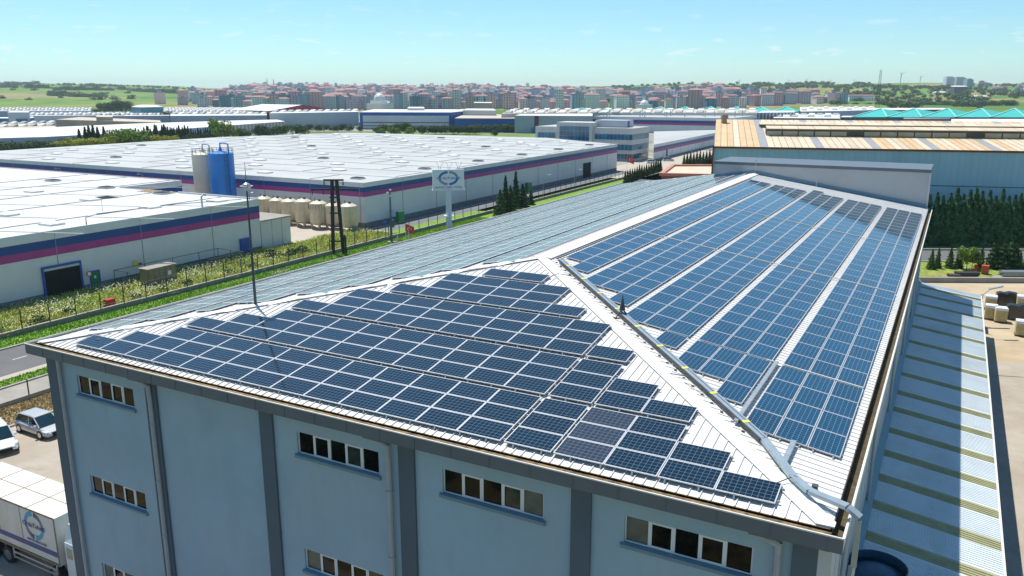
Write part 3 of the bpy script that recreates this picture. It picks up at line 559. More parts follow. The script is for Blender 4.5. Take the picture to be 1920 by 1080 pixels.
#@@ BACKGROUND
# ---------------------------------------------------------------- lettering and logo
def text_mesh(body, size, mat_, extrude=.012, align='CENTER', shear=0.):
    c = bpy.data.curves.new('lettering', 'FONT'); c.body = body; c.size = size; c.extrude = extrude; c.align_x = align; c.align_y = 'CENTER'; c.resolution_u = 2; c.shear = shear
    o = bpy.data.objects.new('t', c); COL.objects.link(o); bpy.context.view_layer.update()
    me = bpy.data.meshes.new_from_object(o.evaluated_get(bpy.context.evaluated_depsgraph_get())); bpy.data.objects.remove(o); bpy.data.curves.remove(c)
    me.materials.clear(); me.materials.append(mat_); me.name = 'lettering'; return me
logo_cyan = pm('logo_cyan', (.02,.30,.50), .5, .04, 3); logo_navy = pm('logo_navy', (.03,.06,.22), .5, .05, 3)
def logo(parent, origin, ex, ez, R_, c1, c2, txt='OrduTekstil', rxy=1.0):
    # two facing crescents, one plain and one striped on each side, with the name across; drawn on the plane ex-ez
    ex = Vector(ex); ez = Vector(ez)
    en = ex.cross(ez).normalized(); o = Vector(origin)-wloc(parent)
    def P_(a, r, h=.012): return o+ex*(r*math.cos(a)*rxy)+ez*(r*math.sin(a))+en*h
    for a0, a1, m_, kind in ((95, 178, c1, 0), (2, 85, c2, 1), (182, 265, c2, 1), (275, 358, c1, 0)):
        m = MB(); n = 12
        for i in range(n):
            A0 = math.radians(a0+(a1-a0)*i/n); A1 = math.radians(a0+(a1-a0)*(i+(.62 if kind else 1))/n)
            g0 = i/n if a0 in (95,275) else 1-i/n; g1 = (i+1)/n if a0 in (95,275) else 1-(i+1)/n; g0, g1 = (g0, g1); w0 = .34-.12*g0; w1 = .34-.12*g1
            q = [P_(A0, R_*(1-w0)), P_(A1, R_*(1-w1)), P_(A1, R_), P_(A0, R_)]; q2 = [p-en*.011 for p in q]
            m.hexa(q2, q)
        me = m.mesh('logo_arc', m_); inst('logo_arc', me, parent)
    tm = text_mesh(txt, R_*.46, c2, .006); t = inst('lettering', tm, parent)
    M = Matrix(((ex.x*rxy*1.05, ez.x, en.x, o.x+en.x*.03), (ex.y*rxy*1.05, ez.y, en.y, o.y+en.y*.03), (ex.z, ez.z, en.z, o.z), (0,0,0,1))); t.matrix_local = M
def put_text(parent, txt, origin, ex, ez, size, mat_):
    ex = Vector(ex); ez = Vector(ez); en = ex.cross(ez).normalized(); o = Vector(origin)-wloc(parent); t = inst('lettering', text_mesh(txt, size, mat_, .006), parent)
    t.matrix_local = Matrix(((ex.x, ez.x, en.x, o.x+en.x*.03), (ex.y, ez.y, en.y, o.y+en.y*.03), (ex.z, ez.z, en.z, o.z), (0,0,0,1)))
# ---------------------------------------------------------------- striped warehouses
def face_strip(m, p, q, z0, z1, off):                 # slab on a wall running p->q, outward normal to the right of p->q
    p = Vector((*p, 0)); q = Vector((*q, 0)); n = (q-p).normalized().cross(Vector((0,0,1)))*off; n0 = n*.0
    m.hexa([p+n0+Vector((0,0,z0)), q+n0+Vector((0,0,z0)), q+n+Vector((0,0,z0)), p+n+Vector((0,0,z0))], [p+n0+Vector((0,0,z1)), q+n0+Vector((0,0,z1)), q+n+Vector((0,0,z1)), p+n+Vector((0,0,z1))])
def warehouse(label, poly, h, faces, bands, roof, base=(0,0), plinth=.9, seam=12., cat='warehouse'):
    cx = sum(p[0] for p in poly)/len(poly); cy = sum(p[1] for p in poly)/len(poly)
    Wt = thing('warehouse', label, cat, (cx, cy, 0)); m = MB(); m.prism(poly, 0, h-.12); m.build('wall', wh_wall, Wt)
    m = MB(); m.poly([(x, y, h-.11) for x, y in poly]); rf = m.build('roof', roof, Wt)
    wm = MB(); bb = MB(); pk = MB(); pl = MB(); sm = MB()
    for p, q in faces:
        face_strip(wm, p, q, bands[0], h, .06); face_strip(bb, p, q, bands[1], bands[0], .06); face_strip(pk, p, q, bands[2], bands[1], .06)
        if plinth: face_strip(pl, p, q, 0, plinth, .08)
        L = (Vector(q)-Vector(p)).length; n = int(L/seam); d = (Vector(q)-Vector(p))/L
        for k in range(1, n+1):
            a = Vector(p)+d*(k*seam-.03); b = Vector(p)+d*(k*seam+.03); face_strip(sm, a, b, plinth, h-.02, .068)
    wm.build('parapet', wh_wall, Wt); bb.build('blue_band', wh_blue, Wt); pk.build('magenta_band', wh_pink, Wt); sm.build('wall_seam', seam_mat, Wt, kind='stuff')
    if plinth: pl.build('plinth', plinth_m, Wt)
    return Wt, rf
H1 = 8.4
WH1, rf1 = warehouse('near left white warehouse with blue and magenta bands behind the flowery meadow', [(-60,-45),(-60,72.5),(-93,72.5),(-93,85.5),(-170,85.5),(-170,-45)], H1, [((-60,72.5),(-60,-45))[::-1], ((-60,72.5),(-93,72.5)), ((-93,72.5),(-93,85.5)), ((-93,85.5),(-170,85.5))], (7.33,6.3,5.36), wh_roof1)
WH2, rf2 = warehouse('huge white warehouse with blue and magenta bands and a pale flat roof of skylights', [(-60,98.7),(-60,227),(-97,250),(-185,246),(-205,196),(-205,98.7)], H1, [((-60,98.7),(-60,227)), ((-205,98.7),(-60,98.7)), ((-60,227),(-97,250))], (7.54,6.62,5.75), wh_roof)
def skylight(rf, x, y, z, kind, s=1.0):
    m = MB()
    if kind == 0:
        m.box(x-1.3*s,y-1.0*s,z,x+1.3*s,y+1.0*s,z+.22); m.hexa([(x-1.2*s,y-.9*s,z+.22),(x+1.2*s,y-.9*s,z+.22),(x+1.2*s,y+.9*s,z+.22),(x-1.2*s,y+.9*s,z+.22)],[(x-.45*s,y-.3*s,z+.5),(x+.45*s,y-.3*s,z+.5),(x+.45*s,y+.3*s,z+.5),(x-.45*s,y+.3*s,z+.5)]); m.build('skylight', dome_mat, rf)
    else:
        m.box(x-1.2*s,y-.9*s,z,x+1.2*s,y+.9*s,z+.25); o = m.build('smoke_vent', galv, rf)
        m = MB()
        for k in range(4): m.bar((x-1.0*s,y-.65*s+k*.42*s,z+.26),(x+1.0*s,y-.65*s+k*.42*s,z+.26),.22,.10)
        m.build('louvre', dark_metal, rf)
# roof furniture of the big warehouse on its bay grid
k = 0
for j in range(13):
    y = 104.5+j*11.4
    for i in range(12):
        x = -66-i*12.2
        if x < -200 or (y > 232 and x > -75) or (y > 240): continue
        k += 1
        if (i+j) % 2 == 0: skylight(rf2, x-(j%2)*2, y, H1-.1, (1 if (i in (0,1,3) or (i == 5 and j % 3 == 0)) and j % 2 == 0 or (i+2*j) % 9 == 0 else 0))
sm = MB()
for i in range(12):
    x = -62-i*12.2
    for j in range(13):
        y = 100+j*11.4
        if y > 236: continue
        if (i+j) % 2: sm.hexa([(x-.08,y,H1-.1),(x+.08,y,H1-.1),(x+.08,y+9.0,H1-.1),(x-.08,y+9.0,H1-.1)],[(x-.08,y,H1-.03),(x+.08,y,H1-.03),(x+.08,y+9.0,H1-.03),(x-.08,y+9.0,H1-.03)])
sm.build('valley_seam', seam_mat, rf2, kind='stuff')
sm = MB()
for j in range(12):
    y = 110+j*11.4; sm.box(-200,y-.05,H1-.1,-60.2,y+.05,H1-.02)
sm.build('ridge_line', wh_wall, rf2, kind='stuff')
for x, y, kd in ((-64.9,41.9,0),(-100.6,61.7,0),(-82.5,59.5,0),(-67.1,58.3,0),(-64.1,68.0,0),(-114,73.7,1),(-94.8,71.1,1),(-79.3,70.2,1),(-85,33,0),(-78,44,0)): skylight(rf1, x, y, H1-.1, kd)
sm = MB()
for x, off in ((-67.5,0),(-81.8,1),(-95.5,0),(-108,1),(-120,0)):
    sm.box(x-.07,-40,H1-.1,x+.07,72 if x > -93 else 85,H1-.02)
    for y in range(-30, 84, 13):
        yy = y+off*6
        if yy < (66 if x > -93 else 80): sm.bar((x,yy,H1-.1),(x+12.5,yy+4.5,H1-.1),.35,.03)
sm.build('valley_seam', seam_mat, rf1, kind='stuff')
m = MB(); m.box(-170,85.3,H1-.1,-93,85.5,H1+.03); m.box(-93.2,72.5,H1-.1,-93,85.3,H1+.05); m.box(-78,72.3,H1-.1,-60,72.5,H1+.15); m.build('roof_parapet', wh_wall, WH1)
m = MB()
for k_ in range(9): m.box(-86+k_*.9,77.0+.0-6.5,H1-.1,-85.6+k_*.9,79.6-6.5-(k_%3)*.5,H1-.03)
m.solo('timber_planks', pm('timber', (.50,.33,.13), .8, .2, 2), 'row of loose yellow timber planks lying on the near left warehouse roof', 'planks', (-82,71.5,H1-.1))
m = MB()
for k_ in range(7): m.bar((-84.8+k_*.45,60.6,H1-.1),(-84.0+k_*.45,63.6,H1-.05),.1,.12)
m.solo('metal_profiles', dark_metal, 'bundle of dark metal profiles lying on the near left warehouse roof', 'steel profiles', (-83,62,H1-.1))
m = MB(); m.tube([(-60.5,62.0,H1-.1),(-60.5,62.0,H1+1.5),(-60.5,62.35,H1+1.75),(-60.5,62.8,H1+1.6)],.13,8); m.solo('roof_flue', galv, 'hooked metal flue pipe at the edge of the near left warehouse roof', 'flue', (-60.5,62,H1))
m = MB(); m.tube([(-62,71,H1),(-66,62,H1+.05),(-67.5,50,H1+.05)],.05,5); m.solo('cable', dark_metal, 'dark cable lying along the near left warehouse roof', 'cable', (-62,71,H1))
m = MB(); m.tube([(-69.0,52.0,H1),(-69.0,52.0,H1+1.9)],.035,5); m.solo('antenna', galv, 'thin white antenna rod on the near left warehouse roof', 'antenna', (-69,52,H1))
def area_lamp(x, y, z, h, dx, dy, label, group=None, mat_=galv):
    t = thing('lamp_post', label, 'lamp', (x, y, z), group=group); m = MB(); m.cyl((x,y,z),(x,y,z+h),.07,7,.045); m.tube([(x,y,z+h),(x+dx,y+dy,z+h+.12)],.035,5); m.build('pole', mat_, t)
    m = MB(); m.bar((x+dx*.85,y+dy*.85,z+h+.08),(x+dx*1.5,y+dy*1.5,z+h+.16),.26,.12); m.build('lamp_head', white_paint, t)
for u, v, lab in ((403/3+0, 418, 'flood lamp on the near left warehouse roof edge above the dark doorway'), (434, 372, 'flood lamp on the near left warehouse roof edge close to its far corner')):
    P_ = gp(u, v, H1); area_lamp(-60.3, P_.y, H1, .9, .1, .5, lab, mat_=dark_metal)
for xx, lab in ((-100,'right of the three'), (-121,'middle of the three'), (-150,'leftmost of the three')): area_lamp(xx, 98.4, H1-2.9+.0, 1.6, .3, -1.0, 'small white wall lamp sticking up against the magenta band, %s' % lab)
# dock door, green door and signs on the near left warehouse
m = MB(); m.box(-59.93,37.0,0,-59.85,41.6,3.9); m.build('dock_opening', black_in, WH1)
m = MB(); m.box(-59.95,36.75,0,-59.75,37.0,4.15); m.box(-59.95,41.6,0,-59.75,41.85,4.15); m.box(-59.95,37.0,3.9,-59.75,41.6,4.15); m.build('door_frame', blue_paint, WH1)
m = MB(); m.box(-59.88,37.0,3.6,-59.80,41.6,3.88); m.build('shutter_edge', clad_mat, WH1)
m = MB(); m.box(-59.93,43.0,0,-59.84,44.1,2.35); d = m.build('side_door', green_paint, WH1); m = MB(); m.box(-59.84,43.4,1.5,-59.82,43.65,1.85); m.build('notice', white_paint, d)
m = MB(); m.box(-59.93,42.85,0,-59.80,43.0,2.5); m.box(-59.93,44.1,0,-59.80,44.25,2.5); m.box(-59.93,43.0,2.35,-59.80,44.1,2.5); m.build('door_frame', blue_paint, WH1)
m = MB(); m.box(-59.93,68.0,0,-59.7,70.0,2.7); m.build('blue_shutter', blue_paint, WH1)
t = thing('round_sign', 'round red and white traffic sign on a post beside the green door', 'sign', (-59.2,42.3,0)); MB().cyl((-59.2,42.3,0),(-59.2,42.3,2.6),.05,6).build('post', galv, t)
m = MB(); m.cyl((-59.18,42.3,2.4),(-59.12,42.3,2.4),.36,16); m.build('disc', red_paint, t); m = MB(); m.cyl((-59.12,42.3,2.4),(-59.10,42.3,2.4),.23,16); m.build('disc_centre', white_paint, t)
m = MB(); m.box(-59.9,49.3,2.0,-59.84,49.95,2.7); m.solo('yellow_notice', yellow, 'small yellow notice on the warehouse wall left of the gas station cage', 'sign', (-59.87,49.6,2.3))
m = MB(); m.box(-59.9,50.1,1.95,-59.84,50.5,2.3); m.solo('red_notice', red_paint, 'tiny red notice beside the yellow notice on the warehouse wall', 'sign', (-59.87,50.3,2.1))
# annex shed at the far corner of the near warehouse
t = thing('annex', 'low white annex shed attached behind the near left warehouse', 'shed', (-63,75.5,0)); m = MB(); m.prism([(-60.05,72.7),(-60.05,79.2),(-69,79.2),(-69,72.7)],0,4.75); m.build('wall', wh_wall, t)
m = MB(); m.prism([(-59.75,72.6),(-59.75,79.5),(-69.2,79.5),(-69.2,72.6)],4.76,4.95); m.build('roof', concrete, t)
m = MB()
for y in (75, 77.2): m.box(-60.05,y,0,-60.02,y+.06,4.7)
m.build('wall_seam', seam_mat, t)
# silos and tanks in the yard
def on_row(u, yrow_):      # point on the ground seen in image column u at world y
    d = ray(u, 400); d2 = Vector((d.x, d.y)); k_ = (yrow_-CAM.y)/d2.y
    dep = lambda P_: (P_.x-CAM.x)*FH.x+(P_.y-CAM.y)*FH.y
    P_ = Vector((CAM.x+d2.x*k_, yrow_, 0))
    for _ in range(4):     # correct for perspective of the ground row
        dd = dep(P_); v = 540-FPX*((dd*math.sin(PIT)-CAM.z*math.cos(PIT))/(dd*math.cos(PIT)+CAM.z*math.sin(PIT))); d = ray(u, v); k_ = (yrow_-CAM.y)/d.y; P_ = Vector((CAM.x+d.x*k_, yrow_, 0))
    return P_
def silo(u, y, r, vtop, mat_, label, ladder):
    P_ = on_row(u, y); x = P_.x; h = zof(u, vtop, P_); t = thing('silo', label, 'silo', (x, y, 0))
    m = MB(); m.lathe((x,y,0),[(r,0),(r,h-.35),(r*.97,h-.2),(.35,h+.25),(.3,h+.6),(.01,h+.6)],28); m.build('body', mat_, t, smooth=False)
    m = MB(); m.cyl((x,y,h+.5),(x,y,h+1.1),.3,10,.12); m.build('top_cap', mat_, t)
    m = MB(); m.tube([(x,y,h+1.0),(x,y,h+1.7),(x+1.4,y+.0,h+1.75),(x+r+.2,y-.4,h+1.6),(x+r+.25,y-.4,h-.5),(x+r+.25,y-.4,1)],.13,7); m.build('filler_pipe', galv if mat_ is silo_cream else silo_blue, t)
    m = MB()
    for a in range(14):
        A = a*2*math.pi/14; m.cyl((x+r*.98*math.cos(A),y+r*.98*math.sin(A),h-.3),(x+r*.98*math.cos(A),y+r*.98*math.sin(A),h+.75),.03,4)
    for zz in (h+.3, h+.75):
        for a in range(14): A = a*2*math.pi/14; B_ = (a+1)*2*math.pi/14; m.tube([(x+r*.98*math.cos(A),y+r*.98*math.sin(A),zz),(x+r*.98*math.cos(B_),y+r*.98*math.sin(B_),zz)],.03,4)
    m.build('railing', dark_metal, t)
    if ladder:
        m = MB(); ax_ = Vector((x+(r+.35)*math.cos(-.5), y+(r+.35)*math.sin(-.5), 0)); s = Vector((.35,.3,0))
        m.cyl(ax_, ax_+Vector((0,0,h+.9)), .03, 4); m.cyl(ax_+s, ax_+s+Vector((0,0,h+.9)), .03, 4)
        zz = .5
        while zz < h+.6: m.tube([ax_+Vector((0,0,zz)), ax_+s+Vector((0,0,zz))], .02, 4); zz += .5
        zz = 3
        while zz < h+.9:
            pts = [ax_+s*.5+Vector((.42*math.cos(q_)*1., .42*math.sin(q_), zz)) for q_ in [-2+.6*i_ for i_ in range(8)]]; m.tube(pts, .02, 4); zz += 1.
        m.build('ladder', dark_metal, t)
silo(391, 93.6, 2.15, 287, silo_cream, 'tall cream coloured silo left of the blue silo', False)
silo(424, 92.6, 2.4, 285, silo_blue, 'tall bright blue silo with a caged ladder behind the near warehouse', True)
tk = [(497,95.6,1.5,5.0,'leftmost round cream tank of the row, partly behind the annex'),(521,95.6,1.45,4.9,'second cream tank from the left in the row'),(545,95.2,1.6,5.0,'third cream tank from the left, rounder shoulders'),(571,94.6,1.6,5.3,'fourth cream tank from the left, standing on stub legs'),(599,94.3,1.65,5.2,'rust-streaked cream tank with a small railing, fifth from the left'),(627,95.2,1.5,4.9,'cream tank mostly hidden behind the timber power pylon'),(655,94.2,1.65,5.2,'rightmost cream tank of the row, nearest the warehouse corner')]
for u, y, r, h, lab in tk:
    P_ = on_row(u, y); x = P_.x; t = thing('storage_tank', lab, 'tank', (x,y,0), group='cream storage tanks in a row'); m = MB()
    m.lathe((x,y,0),[(.02,.72),(r*.6,.8),(r*.93,1.05),(r,1.35),(r,h-.75),(r*.95,h-.5),(r*.6,h-.18),(.25,h),(.01,h)],24); m.build('vessel', tank_m, t, smooth=False)
    for a in (.6, 2.2, 3.8, 5.4): m = MB(); m.cyl((x+r*.8*math.cos(a),y+r*.8*math.sin(a),0),(x+r*.8*math.cos(a),y+r*.8*math.sin(a),1.15),.15,7); m.build('leg', tank_m, t)
    m = MB(); m.cyl((x+.3,y,h-.05),(x+.3,y,h+.22),.28,9); m.cyl((x-.5,y-.3,h-.15),(x-.5,y-.3,h+.4),.06,6); m.build('manhole', dark_metal, t)
    m = MB(); m.tube([(x+r*.75,y-r*.72,.3),(x+r*.75,y-r*.72,h-.6)],.045,5); m.build('side_pipe', galv, t)
    if 'railing' in lab:
        m = MB()
        for a in range(8): A = -2.6+a*.3; m.cyl((x+r*1.1*math.cos(A),y+r*1.1*math.sin(A),h-1.5),(x+r*1.1*math.cos(A),y+r*1.1*math.sin(A),h-.5),.03,4)
        m.tube([(x+r*1.1*math.cos(-2.6+a*.3),y+r*1.1*math.sin(-2.6+a*.3),h-.5) for a in range(8)],.03,4); m.build('railing', dark_metal, t)
# ---------------------------------------------------------------- poles, pylon, billboard, flags along the fence
t = thing('power_pylon', 'dark timber twin-leg power pylon with crossarms beside the meadow fence', 'pylon', (-48,76.4,0)); wood = pm('tarred_timber', (.035,.035,.03), .8, .2, 2)
a0, b0 = Vector((-48.7,76.2,0)), Vector((-47.3,77.0,0)); a1, b1 = Vector((-48.35,76.4,11.6)), Vector((-47.75,76.75,11.6))
for p, q in ((a0,a1),(b0,b1)): m = MB(); m.bar(p, q, .42, .36, (0,1,0)); m.build('leg', wood, t)
for f in (.17,.37,.55,.76): m = MB(); m.bar(a0.lerp(a1,f)+Vector((-.25,-.13,0)), b0.lerp(b1,f)+Vector((.25,-.13,0)), .2, .22); m.build('brace', wood, t)
dv = (b0-a0).normalized()
m = MB(); m.bar(a1-dv*1.2+Vector((0,0,-.15)), b1+dv*1.2+Vector((0,0,-.15)), .26, .26); m.build('top_crossarm', wood, t)
m = MB(); m.bar(a1-dv*3.2+Vector((0,0,-1.6)), b1+dv*3.3+Vector((0,0,-1.6)), .28, .28); m.build('main_crossarm', wood, t)
for p in (a1-dv*1.1, b1+dv*1.1): m = MB(); [m.cyl(p+Vector((0,0,-.25-.22*k_)), p+Vector((0,0,-.40-.22*k_)), .13, 8) for k_ in range(3)]; m.build('insulator', dark_metal, t)
for p in (a1-dv*3.0, a1-dv*1.3): m = MB(); m.cyl(p+Vector((0,0,-1.6)), p+Vector((0,0,-2.3)), .07, 8); m.build('insulator', dark_metal, t)
m = MB(); m.bar((-46.9,77.3,0),(-47.0,77.2,3.0),.2,.2,(0,1,0)); m.build('stub_post', wood, t)
x, y = -46.7, 88.9; t = thing('camera_mast', 'dark grey steel mast with cameras and a green box beside the fence', 'mast', (x,y,0)); slate = pm('slate_steel', (.07,.11,.13), .5, .1, 2)
MB().cyl((x,y,0),(x,y,9.0),.22,8,.12).build('pole', slate, t); MB().box(x-.7,y-.5,0,x+.9,y+.5,.12).build('base', concrete, t)
for z, dx in ((8.9,.3),(8.4,-.3),(7.9,.3)): m = MB(); m.bar((x,y,z),(x+dx,y-.2,z),.08,.08); m.box(x+dx-.1,y-.45,z-.08,x+dx+.1,y-.1,z+.1); m.build('camera_head', white_paint, t)
m = MB(); m.bar((x-.7,y,5.3),(x+.7,y,5.3),.1,.08); m.build('step_bracket', slate, t)
m = MB(); m.box(x+.1,y-.3,2.6,x+.6,y+.2,3.9); m.build('cabinet', slate, t)
m = MB(); m.box(x-1.25,y-.5,3.0,x-.45,y-.35,3.5); m.tube([(x-.85,y-.42,0),(x-.85,y-.42,4.2)],.06,6); m.solo('blue_board', blue_paint, 'small blue board on a thin post left of the camera mast', 'sign', (x-.85,y-.42,0))
m = MB(); m.cyl((-53.8,88.0,0),(-53.8,88.0,1.6),.05,6); m.cyl((-53.82,88.0,1.9),(-53.76,88.0,1.9),.55,16); m.solo('round_mirror', pm('mirror_teal', (.03,.14,.20), .3, .05, 1), 'round dark teal traffic sign near the warehouse corner', 'sign', (-53.8,88,0))
m = MB(); m.box(-49.3,79.5,1.4,-48.6,79.6,2.3); m.cyl((-48.95,79.6,0),(-48.95,79.6,2.5),.05,6); m.solo('blue_notice', pm('notice_blue', (.05,.22,.32), .5, .05, 1), 'pale blue notice on a post at the fence right of the timber pylon', 'sign', (-48.9,79.6,0))
x, y = -44.6, 103.6; t = thing('billboard', 'tall white billboard with round blue crescent logo on a thick white column', 'billboard', (x,y,0)); MB().cyl((x,y,0),(x,y,7.6),.52,18).build('column', pm('billboard_column', (.55,.63,.70), .5, .05, 1), t)
m = MB(); m.cyl((x,y,2.7),(x,y,2.8),.95,18); m.build('collar', white_paint, t)
az = math.atan2(CAM.y-y, CAM.x-x)+.12; nx = Vector((math.cos(az), math.sin(az), 0)); exv = Vector((-nx.y, nx.x, 0)); c = Vector((x,y,0)); hw = 2.85
m = MB(); b_ = [c-exv*hw-nx*.3, c+exv*hw-nx*.3, c+exv*hw+nx*.3, c-exv*hw+nx*.3]; m.hexa([p+Vector((0,0,7.55)) for p in b_], [p+Vector((0,0,11.15)) for p in b_]); m.build('board', pm('board_face', (.68,.74,.78), .5, .03, 1), t)
m = MB(); b_ = [c-exv*(hw+.15)-nx*.4, c+exv*(hw+.15)-nx*.4, c+exv*(hw+.15)+nx*.4, c-exv*(hw+.15)+nx*.4]; m.hexa([p+Vector((0,0,7.4)) for p in b_], [p+Vector((0,0,7.55)) for p in b_]); m.build('board_frame', white_paint, t)
def face_axes(n): return Vector((-n.y, n.x, 0))
ctr = c+nx*.31+Vector((0,0,9.6)); logo(t, ctr, exv, Vector((0,0,1)), 1.3, pm('logo_blue', (.01,.16,.40), .5, .05, 2), pm('logo_deep', (.01,.07,.25), .5, .05, 2), rxy=1.4)
put_text(t, 'FANTAZİ   ÖRME   KUMAŞ', c+nx*.31+Vector((0,0,7.95)), exv, Vector((0,0,1)), .40, logo_navy)
m = MB()
for k_ in (-1.7, 0, 1.7):
    p = c+exv*k_+Vector((0,0,11.15)); m.tube([p, p+Vector((0,0,.6)), p+exv*-.5+nx*.9+Vector((0,0,1.4))],.04,5); m.tube([p+exv*.35, p+exv*.35+Vector((0,0,.5)), p+exv*.75+nx*.9+Vector((0,0,1.3))],.04,5)
m.build('lamp_arms', galv, t)
m = MB(); m.box(-60+2.0,105.5,0,-60+2.8,107.2,2.3); m.solo('green_cabinet', green_paint, 'tall green cabinet behind the camera mast against the warehouse wall', 'cabinet', (-57.6,106.3,0))
m = MB(); m.box(-58.6,160.4,0,-57.6,162.4,2.5); m.solo('green_container', green_paint, 'green bin beside the far service road above the cypresses', 'bin', (-58.1,161.4,0))
def flag(x, y, h, label, s=1.0, mat_=orange_red, emblem=True):
    t = thing('flag', label, 'flag', (x,y,0)); MB().cyl((x,y,0),(x,y,h),.04,6).build('pole', white_paint, t); m = MB(); e1 = Vector((_r.x,_r.y,0)); n = 7
    pt = lambda i, z: Vector((x,y,z))+e1*(i/n*1.5*s)+Vector((FH.x,FH.y,0))*(.14*math.sin(i*1.1))+Vector((0,0,-.55*s*(i/n)**1.3))
    for i in range(n): m.hexa([pt(i,h-1.5*s), pt(i+1,h-1.5*s+.2*s), pt(i+1,h-1.5*s+.2*s)+Vector((.01,.01,0)), pt(i,h-1.5*s)+Vector((.01,.01,0))], [pt(i,h-.1), pt(i+1,h-.1), pt(i+1,h-.1)+Vector((.01,.01,0)), pt(i,h-.1)+Vector((.01,.01,0))])
    m.build('cloth', mat_, t)
    if emblem:
        m = MB(); cc = pt(3,h-.75*s)-Vector((FH.x,FH.y,0))*.16+Vector((0,0,.0)); n = 14
        P2 = lambda a, r, o=0: cc+e1*(r*math.cos(a)+o)+Vector((0,0,r*math.sin(a)))
        for i in range(n):
            a, b = .55+i*(2*math.pi-1.1)/n, .55+(i+1)*(2*math.pi-1.1)/n; m.hexa([P2(a,.22*s,.06*s),P2(b,.22*s,.06*s),P2(b,.3*s),P2(a,.3*s)],[q_-Vector((FH.x,FH.y,0))*.01 for q_ in (P2(a,.22*s,.06*s),P2(b,.22*s,.06*s),P2(b,.3*s),P2(a,.3*s))])
        st = []; 
        for i in range(10): r_ = .14*s if i % 2 == 0 else .055*s; st.append(P2(math.pi+i*math.pi/5, r_, .38*s))
        m.hexa(st, [q_-Vector((FH.x,FH.y,0))*.01 for q_ in st]); m.build('crescent_and_star', white_paint, t)
    return t
flag(-46.9, 93.2, 2.6, 'red flag with white crescent and star on a short pole by the fence')
gpnt = gp(1175, 322); flag(gpnt.x, gpnt.y, 5.2, 'red crescent flag flying in front of the far office block', 1.5)
m = MB(); m.cyl((-45.8,92.6,0),(-45.8,92.6,1.5),.25,8,.02); m.solo('white_marker', pm('pale_cone', (.62,.52,.50), .7, .1, 1), 'pale cone marker right of the short red flag', 'cone', (-45.8,92.6,0))
m = MB(); m.cyl((-46.2,89.9,0),(-46.2,89.9,1.3),.25,8,.02); m.solo('white_marker', pm('pale_cone_grey', (.62,.60,.56), .7, .1, 1), 'pale cone marker between the camera mast and the red flag', 'cone', (-46.2,89.9,0))
for k_, (u, v, h) in enumerate(((1018,368,5.0),(1077,352,4.6),(960,392,0),(1296,303,5),(1158+40,322,5.),(1064,357,0))):
    if h == 0: continue
    P_ = gp(u, v); area_lamp(P_.x, P_.y, 0, h, _r.x*1.3, _r.y*1.3, ['street lamp by the far lawn nearest the cypress clump','street lamp by the far lawn in front of the dark doorway','','street lamp on the forecourt right of the office block','street lamp right of the far red flag',''][k_])
# far door of the large warehouse
m = MB(); m.box(-59.95,200,0,-59.85,205.5,4.3); m.build('dock_opening', black_in, WH2)
# ---------------------------------------------------------------- fences
F_ = thing('meadow_fence', 'long fence of dark posts on a low concrete wall between meadow and lawn', 'fence', (-48.7,100,0))
m = MB(); m.box(-48.85,-30,0,-48.6,205,.55); m.build('base_wall', plinth_m, F_); m = MB(); m.box(-48.87,-30,.55,-48.58,205,.61); m.build('coping', kerb_m, F_)
pmesh = None; y = 6.
while y < 203:
    if pmesh is None: q_ = MB(); q_.box(-.045,-.045,0,.045,.045,1.95); q_.bar((0,0,1.9),(-.3,0,2.15),.05,.05); pmesh = q_.mesh('post', dark_metal)
    o = inst('post', pmesh, F_, (.0, y-100, .6)); y += 3.03
m = MB()
for z in (.9, 1.7, 2.5): m.bar((-48.72,-30,z),(-48.72,205,z),.018,.018)
m.build('wire', galv, F_)
F2 = thing('lot_fence', 'low kerb wall with thin posts between the sidewalk and the parking lot', 'fence', (-29.9,20,0)); m = MB(); m.box(-30.1,-60,0,-29.8,66,.38); m.build('base_wall', concrete, F2)
q_ = MB(); q_.box(-.04,-.04,0,.04,.04,1.35); pme = q_.mesh('post', dark_metal)
for k_ in range(34): inst('post', pme, F2, (0, -62+15.7+k_*2.62-15, .36))
m = MB(); m.bar((-29.95,-60,1.65),(-29.95,66,1.65),.02,.02); m.build('wire', galv, F2)
# gas station cage in the meadow
t = thing('gas_cabinet', 'khaki metal utility cabinet standing in the flowery meadow', 'cabinet', (-54.6,48.6,0)); m = MB(); m.box(-55.6,46.9,.25,-54.0,51.2,2.5); m.build('body', khaki, t); m = MB(); m.box(-55.75,46.75,2.5,-53.85,51.35,2.62); m.build('lid', concrete, t)
m = MB(); m.box(-53.99,49.9,1.3,-53.97,50.4,1.85); m.build('notice', white_paint, t); m = MB(); [m.box(-54.0,46.9+k_*.86,.3,-53.98,46.93+k_*.86,2.45) for k_ in range(6)]; m.build('door_seam', dark_metal, t)
t = thing('cage', 'open frame of thin dark posts and rails around the khaki cabinet', 'cage', (-56,53,0)); m = MB()
for x, y in ((-58.6,45.4),(-58.6,50),(-58.6,54.5),(-58.6,59),(-58.6,62.5),(-53.3,59),(-53.3,62.5),(-56,45.4),(-56,62.5)): m.cyl((x,y,0),(x,y,2.3),.05,5)
for z in (2.3, 1.1): m.tube([(-53.3,56,z),(-53.3,62.5,z),(-58.6,62.5,z),(-58.6,45.4,z),(-55.8,45.4,z)],.04,5)
m.build('frame', dark_metal, t)
m = MB(); m.tube([(-55,54,.5),(-55,58,.5),(-56.5,58,.5),(-56.5,61,.5)],.12,7); m.tube([(-55,58,.5),(-55,58,1.5)],.14,8); m.solo('gas_pipework', pm('rust_red_pipe', (.18,.07,.05), .7, .2, 3), 'rust red pipework inside the cage beside the khaki cabinet', 'pipes', (-55.5,58,0))
